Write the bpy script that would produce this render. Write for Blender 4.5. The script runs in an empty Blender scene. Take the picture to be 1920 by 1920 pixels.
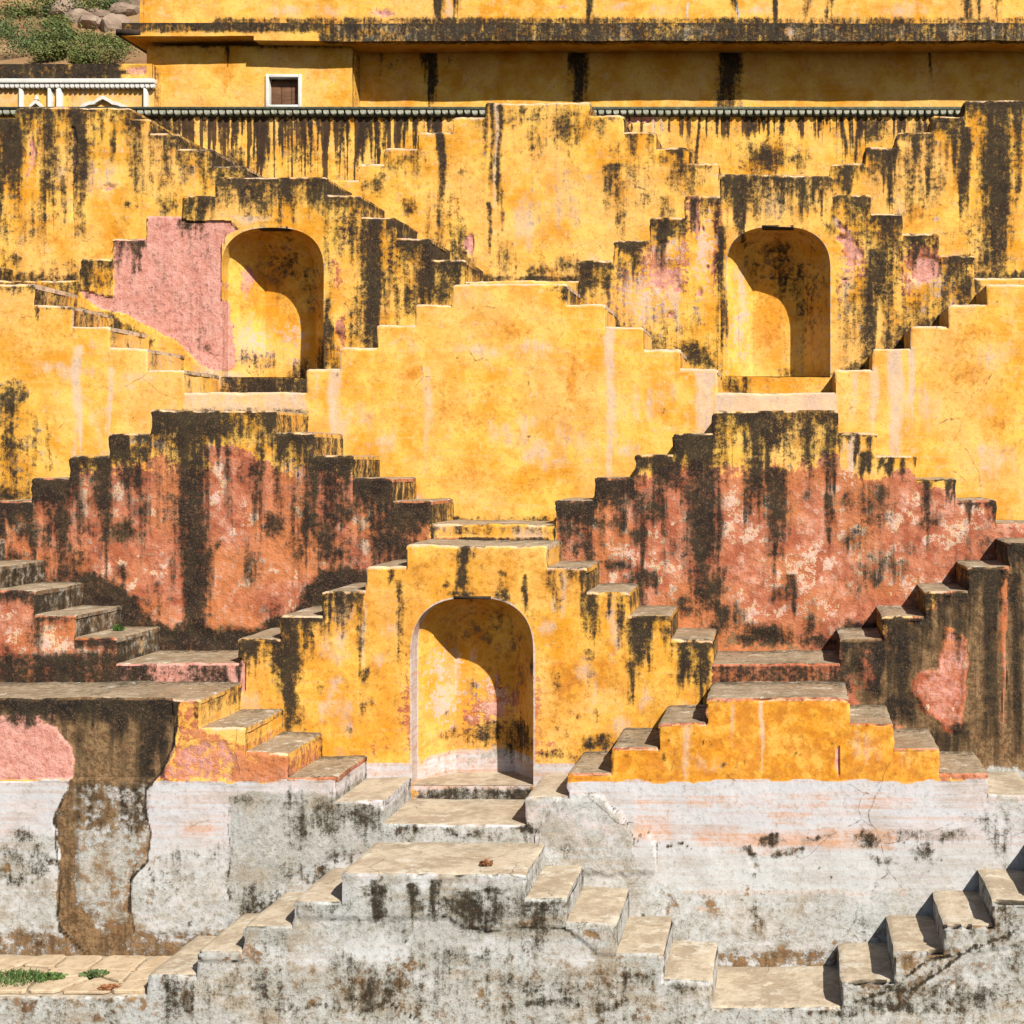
import bpy, math, random
import numpy as np
R = math.radians
random.seed(7); np.random.seed(7)
scn = bpy.context.scene
C = scn.collection

# ---------------------------------------------------------------- camera, sky, sun, exposure
# level camera on the far side of the well; the photograph is an off-centre crop (lens shift)
F = 2664.0                      # focal length in photograph pixels (1920 wide)
CX, CY = 1480.0, 870.0          # where the viewing axis meets the photograph
EYE = 6.0
cam_d = bpy.data.cameras.new('camera'); cam = bpy.data.objects.new('camera', cam_d); C.objects.link(cam)
cam.location = (0, 0, EYE); cam.rotation_euler = (R(90), 0, 0)
cam_d.sensor_width = 36; cam_d.lens = 36 * F / 1920
cam_d.shift_x = (960 - CX) / 1920; cam_d.shift_y = (CY - 960) / 1920
cam_d.clip_start = 0.1; cam_d.clip_end = 2000
scn.camera = cam

SUN_DIR = (-0.52, 0.65, -0.73)  # the way the light travels
sl = math.sqrt(sum(c * c for c in SUN_DIR))
sun_el = math.asin(0.73 / sl); sun_az = math.atan2(0.52, -0.65)   # azimuth from +Y towards +X
wld = bpy.data.worlds.new('World'); scn.world = wld; wld.use_nodes = True
wn = wld.node_tree.nodes; wn.clear()
sky = wn.new('ShaderNodeTexSky'); sky.sky_type = 'NISHITA'; sky.sun_disc = False
sky.sun_elevation = sun_el; sky.sun_rotation = sun_az
bg = wn.new('ShaderNodeBackground'); bg.inputs[1].default_value = 0.05
wo = wn.new('ShaderNodeOutputWorld')
wld.node_tree.links.new(sky.outputs[0], bg.inputs[0]); wld.node_tree.links.new(bg.outputs[0], wo.inputs[0])
sd = bpy.data.lights.new('sun', 'SUN'); sd.energy = 5.0; sd.angle = R(0.5); sd.color = (1.0, 0.93, 0.82)
so = bpy.data.objects.new('sun', sd); C.objects.link(so); so.location = (8, -8, 22)
import mathutils
so.rotation_euler = mathutils.Vector(SUN_DIR).to_track_quat('-Z', 'Y').to_euler()
vs = scn.view_settings
vs.view_transform = 'Standard'; vs.look = 'None'; vs.gamma = 1; vs.exposure = 1.0; vs.use_curve_mapping = False
cy = scn.cycles; cy.max_bounces = 4; cy.diffuse_bounces = 2; cy.glossy_bounces = 1; cy.transmission_bounces = 1; cy.use_adaptive_sampling = True; cy.adaptive_threshold = 0.02
cy.caustics_reflective = False; cy.caustics_refractive = False

# ---------------------------------------------------------------- helpers
def wx(px, d): return (px - CX) * d / F
def wz(py, d): return EYE + (CY - py) * d / F

def thing(name, label, cat, loc=(0, 0, 0), group=None, rz=0):
    o = bpy.data.objects.new(name, None); C.objects.link(o); o.empty_display_size = 0.2
    o.location = loc; o.rotation_euler.z = rz
    o['label'] = label; o['category'] = cat
    if group: o['group'] = group
    return o
def tag(o, label=None, cat=None, group=None, kind=None):
    if label: o['label'] = label
    if cat: o['category'] = cat
    if group: o['group'] = group
    if kind: o['kind'] = kind
    return o

def new_mesh(name, v, faces, mat, sharp=38, smooth=True):
    """v: (n,3) array; faces: list of arrays (m,k) or lists"""
    me = bpy.data.meshes.new(name)
    v = np.asarray(v, dtype=np.float32)
    loops = []; starts = []; p = 0
    for fa in faces:
        fa = np.asarray(fa, dtype=np.int32)
        if fa.size == 0: continue
        m, k = fa.shape
        loops.append(fa.ravel()); starts.append(p + np.arange(m, dtype=np.int32) * k); p += m * k
    loops = np.concatenate(loops); starts = np.concatenate(starts)
    me.vertices.add(len(v)); me.vertices.foreach_set('co', v.ravel())
    me.loops.add(len(loops)); me.loops.foreach_set('vertex_index', loops)
    me.polygons.add(len(starts)); me.polygons.foreach_set('loop_start', starts)
    me.update(calc_edges=True); me.validate()
    if smooth:
        me.polygons.foreach_set('use_smooth', np.ones(len(me.polygons), dtype=bool))
        me.set_sharp_from_angle(angle=R(sharp))
    if mat: me.materials.append(mat)
    return me
def link(name, me, parent=None, loc=None):
    o = bpy.data.objects.new(name, me); C.objects.link(o)
    if loc is not None: o.location = loc
    if parent: o.parent = parent
    return o
def boxdata(x0, x1, y0, y1, z0, z1):
    v = [(x0,y0,z0),(x1,y0,z0),(x1,y1,z0),(x0,y1,z0),(x0,y0,z1),(x1,y0,z1),(x1,y1,z1),(x0,y1,z1)]
    f = [(0,3,2,1),(4,5,6,7),(0,1,5,4),(1,2,6,5),(2,3,7,6),(3,0,4,7)]
    return v, f
def box(name, b, mat, parent=None, bevel=0.0):
    v, f = boxdata(*b)
    o = link(name, new_mesh(name, v, [f], mat, smooth=False), parent)
    if bevel:
        m = o.modifiers.new('bevel', 'BEVEL'); m.width = bevel; m.segments = 2
    return o

# value noise on arrays
def _h(i, j, s):
    n = (i.astype(np.int64) * 374761393 + j.astype(np.int64) * 668265263 + s * 1274126177) & 0x7fffffff
    n = (n ^ (n >> 13)) * 1274126177 & 0x7fffffff
    n = (n ^ (n >> 16)) & 0xffff
    return n / 65535.0
def vnoise(x, y, s=0):
    x = np.asarray(x, float); y = np.asarray(y, float)
    i = np.floor(x); j = np.floor(y); fx = x - i; fy = y - j
    fx = fx * fx * (3 - 2 * fx); fy = fy * fy * (3 - 2 * fy)
    a = _h(i, j, s); b = _h(i + 1, j, s); c = _h(i, j + 1, s); d = _h(i + 1, j + 1, s)
    return (a + (b - a) * fx) * (1 - fy) + (c + (d - c) * fx) * fy
def fbm(x, y, s=0, o=4):
    t = 0; a = 0.5; n = 0
    for k in range(o):
        t = t + a * vnoise(x * 2 ** k, y * 2 ** k, s + k * 17); n += a; a *= 0.5
    return t / n
def sst(a, b, x):
    t = np.clip((x - a) / (b - a), 0, 1); return t * t * (3 - 2 * t)

# ---------------------------------------------------------------- materials
class NT:
    def __init__(s, name):
        s.m = bpy.data.materials.new(name); s.m.use_nodes = True
        s.t = s.m.node_tree; s.t.nodes.clear(); s.L = s.t.links
        s.out = s.n('ShaderNodeOutputMaterial'); s.bs = s.n('ShaderNodeBsdfPrincipled')
        s.L.new(s.bs.outputs[0], s.out.inputs[0])
        s.bs.inputs['Roughness'].default_value = 0.9
        s.bs.inputs['Specular IOR Level'].default_value = 0.25
        s.geo = s.n('ShaderNodeNewGeometry'); s.pos = s.geo.outputs['Position']
    def n(s, t): return s.t.nodes.new(t)
    def put(s, sock, v):
        if isinstance(v, bpy.types.NodeSocket): s.L.new(v, sock)
        else:
            if isinstance(v, tuple) and len(v) == 3 and sock.type == 'RGBA': v = v + (1,)
            sock.default_value = v
    def math(s, op, a, b=0.0, clamp=False):
        q = s.n('ShaderNodeMath'); q.operation = op; q.use_clamp = clamp
        s.put(q.inputs[0], a); s.put(q.inputs[1], b); return q.outputs[0]
    def mix(s, f, a, b, mode='MIX'):
        q = s.n('ShaderNodeMix'); q.data_type = 'RGBA'; q.blend_type = mode
        s.put(q.inputs[0], f); s.put(q.inputs[6], a); s.put(q.inputs[7], b); return q.outputs[2]
    def vec(s, sc):
        q = s.n('ShaderNodeVectorMath'); q.operation = 'MULTIPLY'
        s.L.new(s.pos, q.inputs[0]); q.inputs[1].default_value = sc; return q.outputs[0]
    def noise(s, scale, detail=4, rough=0.6, v=None, dist=0.0):
        q = s.n('ShaderNodeTexNoise'); q.inputs['Scale'].default_value = scale
        q.inputs['Detail'].default_value = detail; q.inputs['Roughness'].default_value = rough
        q.inputs['Distortion'].default_value = dist
        s.L.new(v if v is not None else s.pos, q.inputs['Vector']); return q.outputs[0]
    def rng(s, x, a, b, c=0.0, d=1.0):
        q = s.n('ShaderNodeMapRange'); q.interpolation_type = 'SMOOTHSTEP'
        s.put(q.inputs[0], x); q.inputs[1].default_value = a; q.inputs[2].default_value = b
        q.inputs[3].default_value = c; q.inputs[4].default_value = d; return q.outputs[0]
    def attr(s, name):
        q = s.n('ShaderNodeAttribute'); q.attribute_name = name
        sp = s.n('ShaderNodeSeparateColor'); s.L.new(q.outputs['Color'], sp.inputs[0])
        return sp.outputs[0], sp.outputs[1], sp.outputs[2], q.outputs['Alpha']
    def thr(s, mask, noise, amp, w):
        a = s.math('MULTIPLY', s.math('SUBTRACT', noise, 0.5), amp)
        return s.math('MULTIPLY', s.rng(s.math('ADD', mask, a), 0.5 - w, 0.5 + w), s.rng(mask, 0.02, 0.22))
    def bump(s, h, strength, dist):
        q = s.n('ShaderNodeBump'); q.inputs['Strength'].default_value = strength
        q.inputs['Distance'].default_value = dist; s.L.new(h, q.inputs['Height'])
        s.L.new(q.outputs[0], s.bs.inputs['Normal'])

def plaster_material():
    M = NT('weathered_plaster')
    dark, red, pink, orange = M.attr('pa'); pale, white, grey, brown = M.attr('pb')
    tread, drip, crack, cream = M.attr('pc')
    def nz(x, lo, hi):                     # stretch a noise to the full 0..1 range
        q = M.n('ShaderNodeMapRange'); M.L.new(x, q.inputs[0]); q.inputs[1].default_value = lo; q.inputs[2].default_value = hi; return q.outputs[0]
    def avg(*p):
        r = None
        for x, w in p:
            t = M.math('MULTIPLY', x, w); r = t if r is None else M.math('ADD', r, t)
        return r
    big = M.noise(0.9, 2, 0.55); midr = M.noise(4.2, 3, 0.62); finer = M.noise(19, 4, 0.72)
    mid2r = M.noise(8.5, 4, 0.68); spkr = M.noise(75, 1, 0.6); vstr = M.noise(1.0, 3, 0.65, M.vec((13, 13, 0.9)))
    horr = M.noise(1.0, 3, 0.65, M.vec((0.9, 0.9, 24)))
    mid = nz(midr, .33, .67); fine = nz(finer, .33, .67); mid2 = nz(mid2r, .33, .67); spk = nz(spkr, .3, .7); vst = nz(vstr, .33, .67); hor = nz(horr, .33, .67); bg_ = nz(big, .3, .7)
    # lime-washed yellow
    cl = nz(M.noise(2.3, 3, 0.6), .33, .67)
    c = M.mix(M.rng(cl, 0.0, 1.0), (0.545, 0.235, 0.012), (0.685, 0.405, 0.075))
    c = M.mix(M.math('MULTIPLY', M.rng(bg_, 0.35, 0.85), 0.50), c, (0.66, 0.385, 0.140))
    c = M.mix(M.math('MULTIPLY', M.rng(mid, 0.45, 0.95), 0.50), c, (0.70, 0.435, 0.115))
    c = M.mix(M.math('MULTIPLY', M.rng(mid, 0.38, 0.0), 0.45), c, (0.50, 0.205, 0.010))
    c = M.mix(M.math('MULTIPLY', M.rng(hor, 0.55, 1.0), 0.22), c, (0.66, 0.40, 0.18))
    c = M.mix(M.math('MULTIPLY', M.rng(mid2, 0.66, 0.98), 0.40), c, (0.62, 0.42, 0.24))
    c = M.mix(M.math('MULTIPLY', M.rng(fine, 0.62, 1.0), 0.30), c, (0.40, 0.18, 0.03))
    c = M.mix(M.math('MULTIPLY', M.rng(spk, 0.76, 0.98), 0.30), c, (0.30, 0.14, 0.03))
    # patches of richer ochre
    om = M.math('MULTIPLY', M.thr(orange, avg((mid, .5), (mid2, .3), (fine, .2)), 1.0, 0.30), .85)
    oc = M.mix(M.rng(mid2, 0.2, 0.8), (0.42, 0.135, 0.004), (0.58, 0.25, 0.016))
    oc = M.mix(M.math('MULTIPLY', M.rng(avg((fine, .5), (mid, .5)), 0.5, 0.85), .6), oc, (0.33, 0.125, 0.010))
    oc = M.mix(M.math('MULTIPLY', M.rng(avg((mid2, .5), (cl, .5)), 0.55, 0.85), .6), oc, (0.64, 0.36, 0.07))
    c = M.mix(om, c, oc)
    # pale, chalky bloom
    pm = M.math('MULTIPLY', M.thr(pale, avg((vst, .4), (fine, .3), (mid2, .3)), 1.0, 0.42), 0.72)
    c = M.mix(pm, c, M.mix(M.rng(mid, 0.2, 0.8), (0.56, 0.42, 0.32), (0.45, 0.36, 0.33)))
    # terracotta red under-coat with cream scabs; cream also paints sunlit parts of the niches
    rn = avg((mid2, .40), (fine, .35), (vst, .25))
    rm = M.thr(red, nz(rn, .2, .8), 1.05, 0.12)
    rc = M.mix(M.rng(mid, 0.1, 0.9), (0.30, 0.083, 0.040), (0.43, 0.160, 0.088))
    rc = M.mix(M.math('MULTIPLY', M.rng(fine, 0.5, 0.95), .55), rc, (0.155, 0.042, 0.024))
    rc = M.mix(M.math('MULTIPLY', M.rng(avg((mid2, .6), (cl, .4)), 0.48, 0.85), 0.75), rc, (0.52, 0.255, 0.175))
    rc = M.mix(M.math('MULTIPLY', M.rng(bg_, 0.45, 0.8), 0.6), rc, (0.47, 0.170, 0.055))
    c = M.mix(rm, c, rc)
    vd = M.n('ShaderNodeVectorMath'); vd.operation = 'ADD'
    vn = M.n('ShaderNodeTexNoise'); vn.inputs['Scale'].default_value = 2.6; vn.inputs['Detail'].default_value = 2
    vs_ = M.n('ShaderNodeVectorMath'); vs_.operation = 'SCALE'; vs_.inputs[3].default_value = 0.22
    M.L.new(M.pos, vn.inputs['Vector']); M.L.new(vn.outputs[1], vs_.inputs[0]); M.L.new(M.pos, vd.inputs[0]); M.L.new(vs_.outputs[0], vd.inputs[1])
    cm = M.thr(M.math('MULTIPLY', cream, 0.92), nz(avg((fine, .5), (mid2, .35), (spk, .15)), .2, .8), 1.2, 0.10)
    c = M.mix(M.math('MULTIPLY', cm, .92), c, M.mix(mid2, (0.56, 0.40, 0.20), (0.54, 0.37, 0.33)))
    # pink plaster
    km = M.thr(pink, avg((mid, .4), (fine, .6)), 0.55, 0.10)
    kc = M.mix(M.rng(mid2, 0.1, 0.9), (0.46, 0.20, 0.155), (0.56, 0.285, 0.24))
    kc = M.mix(M.math('MULTIPLY', M.rng(fine, 0.60, 0.95), 0.55), kc, (0.33, 0.125, 0.095))
    kc = M.mix(M.math('MULTIPLY', M.rng(fine, 0.40, 0.05), 0.40), kc, (0.60, 0.32, 0.27))
    c = M.mix(km, c, kc)
    # whitewash with horizontal tide bands
    wm = M.thr(white, avg((fine, .5), (hor, .5)), 0.35, 0.08)
    wc = M.mix(M.rng(avg((hor, .7), (cl, .3)), 0.25, 0.85), (0.445, 0.445, 0.475), (0.475, 0.385, 0.37))
    sx = M.n('ShaderNodeSeparateXYZ'); M.L.new(M.pos, sx.inputs[0])
    lo = M.rng(M.math('ADD', sx.outputs[2], M.math('MULTIPLY', mid, .25)), wz(1560, 13.84) + .12, wz(1620, 13.84) + .12)
    wc = M.mix(M.math('MULTIPLY', lo, .62), wc, (0.42, 0.435, 0.43))
    wc = M.mix(M.math('MULTIPLY', M.rng(vst, 0.4, 0.9), 0.35), wc, (0.40, 0.405, 0.41))
    wc = M.mix(M.math('MULTIPLY', M.rng(fine, 0.62, 1.0), 0.45), wc, (0.30, 0.27, 0.22))
    wc = M.mix(M.math('MULTIPLY', M.rng(avg((cl, .35), (mid, .3), (hor, .35)), 0.42, 0.85), .55), wc, (0.30, 0.285, 0.26))
    wob = M.math('MULTIPLY', M.thr(orange, avg((mid, .3), (hor, .4), (fine, .3)), 1.1, 0.42), 0.66)
    wc = M.mix(wob, wc, (0.50, 0.215, 0.075))
    c = M.mix(wm, c, wc)
    # weathered grey render
    gm = M.thr(grey, nz(avg((mid2, .35), (fine, .3), (mid, .35)), .2, .8), 0.9, 0.36)
    gc = M.mix(M.rng(mid, 0.1, 0.9), (0.26, 0.258, 0.232), (0.36, 0.36, 0.345))
    gc = M.mix(M.math('MULTIPLY', M.rng(avg((fine, .6), (mid2, .4)), 0.5, 0.9), 0.62), gc, (0.16, 0.135, 0.09))
    gc = M.mix(M.math('MULTIPLY', M.rng(mid2, 0.55, 0.9), .8), gc, (0.42, 0.415, 0.40))
    gc = M.mix(M.math('MULTIPLY', M.rng(avg((cl, .6), (hor, .4)), 0.45, 0.85), .65), gc, (0.365, 0.30, 0.225))
    gc = M.mix(M.math('MULTIPLY', M.rng(avg((bg_, .6), (hor, .4)), 0.5, 0.85), .6), gc, (0.36, 0.385, 0.40))
    gc = M.mix(M.math('MULTIPLY', M.rng(spk, 0.72, 1.0), .5), gc, (0.10, 0.075, 0.05))
    gc = M.mix(M.math('MULTIPLY', M.rng(avg((cl, .4), (mid, .4), (hor, .2)), 0.45, 0.85), .6), gc, M.mix(1.0, gc, (0.55, 0.52, 0.46), 'MULTIPLY'))
    c = M.mix(gm, c, gc)
    # earth-brown bare render; brown also paints shade inside the niches
    bm = M.thr(brown, nz(avg((mid2, .4), (fine, .35), (mid, .25)), .2, .8), 0.8, 0.24)
    bc = M.mix(M.rng(fine, 0.1, 0.9), (0.080, 0.046, 0.020), (0.235, 0.145, 0.072))
    bc = M.mix(M.math('MULTIPLY', M.rng(vst, 0.4, 0.9), 0.55), bc, (0.05, 0.032, 0.015))
    bc = M.mix(M.math('MULTIPLY', M.rng(mid2, 0.65, 0.95), 0.45), bc, (0.24, 0.12, 0.055))
    c = M.mix(bm, c, bc)
    # black lichen and rain streaks
    dn = nz(avg((finer, .34), (mid2r, .22), (vstr, .26), (spkr, .18)), .40, .60)
    dm = M.thr(dark, dn, 1.0, 0.32)
    hn = nz(avg((mid2r, .5), (vstr, .5)), .36, .64)
    halo = M.math('MULTIPLY', M.thr(M.math('MULTIPLY', dark, 1.25), hn, 0.8, 0.5), 0.92)
    c = M.mix(halo, c, M.mix(1.0, c, (0.44, 0.44, 0.37), 'MULTIPLY'))
    dcol = M.mix(M.rng(mid, 0.2, 0.8), (0.009, 0.0065, 0.0052), (0.022, 0.0165, 0.009))
    dcol = M.mix(M.math('MULTIPLY', M.rng(spk, 0.66, 1.0), .75), dcol, (0.135, 0.078, 0.042))
    dcol = M.mix(M.math('MULTIPLY', M.rng(fine, 0.34, 0.0), .7), dcol, (0.060, 0.040, 0.022))
    c = M.mix(M.math('MULTIPLY', dm, 0.97), c, dcol)
    # narrow drips from the coping
    dv = M.noise(1.0, 1, 0.55, M.vec((17, 17, 0.30)))
    dpm = M.thr(drip, nz(avg((dv, .8), (finer, .2)), .36, .64), 1.1, 0.14)
    c = M.mix(M.math('MULTIPLY', dpm, 0.93), c, M.mix(mid, (0.016, 0.010, 0.007), (0.045, 0.022, 0.011)))
    # flat stone and lime treads
    tc = M.mix(M.rng(mid, 0.1, 0.9), (0.205, 0.15, 0.092), (0.29, 0.222, 0.146))
    tc = M.mix(M.math('MULTIPLY', M.rng(mid2, 0.45, 0.9), .7), tc, (0.35, 0.29, 0.21))
    tc = M.mix(M.math('MULTIPLY', M.rng(fine, 0.55, 0.95), 0.6), tc, (0.135, 0.092, 0.052))
    tc = M.mix(M.math('MULTIPLY', M.rng(bg_, 0.5, 0.9), 0.4), tc, (0.28, 0.165, 0.092))
    tm = M.rng(tread, 0.45, 0.6)
    tc = M.mix(M.math('MULTIPLY', M.thr(dark, dn, 1.0, 0.25), 0.8), tc, (0.04, 0.032, 0.02))
    tc = M.mix(M.math('MULTIPLY', M.thr(white, dn, 0.6, 0.3), 0.8), tc, M.mix(M.rng(avg((mid2, .5), (cl, .5)), .25, .75), (0.31, 0.25, 0.18), (0.46, 0.395, 0.30)))
    tc = M.mix(M.math('MULTIPLY', M.thr(cream, nz(avg((fine, .5), (mid2, .5)), .25, .75), 1.0, 0.08), .8), tc, (0.47, 0.43, 0.36))
    c = M.mix(tm, c, tc)
    # hairline cracks
    ve = M.n('ShaderNodeTexVoronoi'); ve.feature = 'DISTANCE_TO_EDGE'; ve.inputs['Scale'].default_value = 1.1
    M.L.new(vd.outputs[0], ve.inputs['Vector'])
    ck = M.rng(ve.outputs['Distance'], 0.0, 0.0075, 1.0, 0.0)
    ckm = M.math('MULTIPLY', ck, M.rng(M.math('ADD', M.math('MULTIPLY', big, .5), M.math('ADD', M.math('MULTIPLY', midr, .5), M.math('MULTIPLY', crack, 0.1))), 0.545, 0.61))
    c = M.mix(M.math('MULTIPLY', ckm, M.rng(fine, .1, .8, .15, .75)), c, (0.06, 0.032, 0.016))
    c = M.mix(M.math('MULTIPLY', M.rng(avg((fine, .6), (spk, .4)), 0.40, 0.95), 0.30), c, M.mix(1.0, c, (0.48, 0.46, 0.42), 'MULTIPLY'))
    c = M.mix(1.0, c, (0.86, 0.86, 0.86), 'MULTIPLY')
    M.L.new(c, M.bs.inputs['Base Color'])
    h = avg((finer, .75), (mid2r, .7))
    rough_amt = M.math('ADD', 0.27, M.math('MULTIPLY', M.math('ADD', M.math('ADD', red, M.math('MULTIPLY', grey, .3)), M.math('ADD', pink, brown), True), 0.55))
    M.bump(M.math('MULTIPLY', h, rough_amt), 0.75, 0.035)
    M.bs.inputs['Roughness'].default_value = 0.93
    return M.m
PLASTER = plaster_material()

def simple(name, c1, c2, scale=8, detail=5, rough=0.85, bump=0.3, bd=0.01, c3=None, s3=30, stretch=None):
    M = NT(name)
    v = M.vec(stretch) if stretch else None
    n1 = M.noise(scale, detail, 0.65, v)
    c = M.mix(M.rng(n1, 0.36, 0.66), c1, c2)
    if c3:
        n3 = M.noise(s3, 5, 0.7, v)
        c = M.mix(M.rng(n3, 0.52, 0.68), c, c3)
    M.L.new(c, M.bs.inputs['Base Color']); M.bs.inputs['Roughness'].default_value = rough
    M.bump(M.noise(scale * 4, 5, 0.7), bump, bd)
    return M.m
WHITE = simple('white_paint', (0.42, 0.41, 0.39), (0.50, 0.49, 0.47), 6, c3=(0.50, 0.46, 0.40), s3=14)
SHUTTER = simple('brown_board', (0.085, 0.042, 0.022), (0.13, 0.065, 0.034), 3, stretch=(1, 1, 6), c3=(0.06, 0.03, 0.018), s3=9)
DARKTRIM = simple('dark_green_trim', (0.03, 0.035, 0.024), (0.07, 0.075, 0.05), 20, c3=(0.02, 0.018, 0.012))
SCALLOP = simple('pale_green_scallop', (0.20, 0.215, 0.165), (0.30, 0.30, 0.25), 14, c3=(0.10, 0.09, 0.06), s3=22)
NEARBLACK = simple('near_black_brown', (0.018, 0.011, 0.007), (0.04, 0.022, 0.013), 10)  # near-black tone for the painted notch shade and the eave return
STONE = simple('flagstone_lime', (0.30, 0.225, 0.145), (0.40, 0.315, 0.215), 5, c3=(0.26, 0.18, 0.11), s3=16, bd=0.02)
RUBBLE = simple('rubble_stone_grey', (0.22, 0.18, 0.13), (0.34, 0.29, 0.22), 9, c3=(0.16, 0.12, 0.08), s3=20, bd=0.02)
GROUND = simple('pale_floor_lime', (0.22, 0.20, 0.165), (0.31, 0.29, 0.245), 4, c3=(0.10, 0.08, 0.06), s3=14)
HILL = simple('dry_hillside', (0.16, 0.085, 0.04), (0.21, 0.135, 0.065), 0.35, 8, c3=(0.08, 0.082, 0.028), s3=0.5, bd=0.3)
ROCK = simple('pale_rock', (0.15, 0.105, 0.075), (0.225, 0.17, 0.13), 0.9, 8, c3=(0.10, 0.065, 0.05), s3=2.0, bd=0.15)
BARK = simple('bark', (0.10, 0.075, 0.05), (0.16, 0.12, 0.08), 12)
def leafmat(name, a, b):
    M = NT(name)
    M.L.new(M.mix(M.rng(M.noise(3.0, 3, 0.6), 0.35, 0.65), a, b), M.bs.inputs['Base Color'])
    M.bs.inputs['Roughness'].default_value = 0.7
    return M.m
LEAF_D = leafmat('leaf_dark', (0.045, 0.07, 0.022), (0.085, 0.12, 0.04))
LEAF_L = leafmat('leaf_light', (0.065, 0.085, 0.02), (0.115, 0.13, 0.038))
LEAF_W = leafmat('weed_leaf', (0.035, 0.072, 0.014), (0.075, 0.12, 0.03))
LEAF_B = leafmat('dry_leaf', (0.16, 0.06, 0.025), (0.24, 0.11, 0.05))

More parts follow.
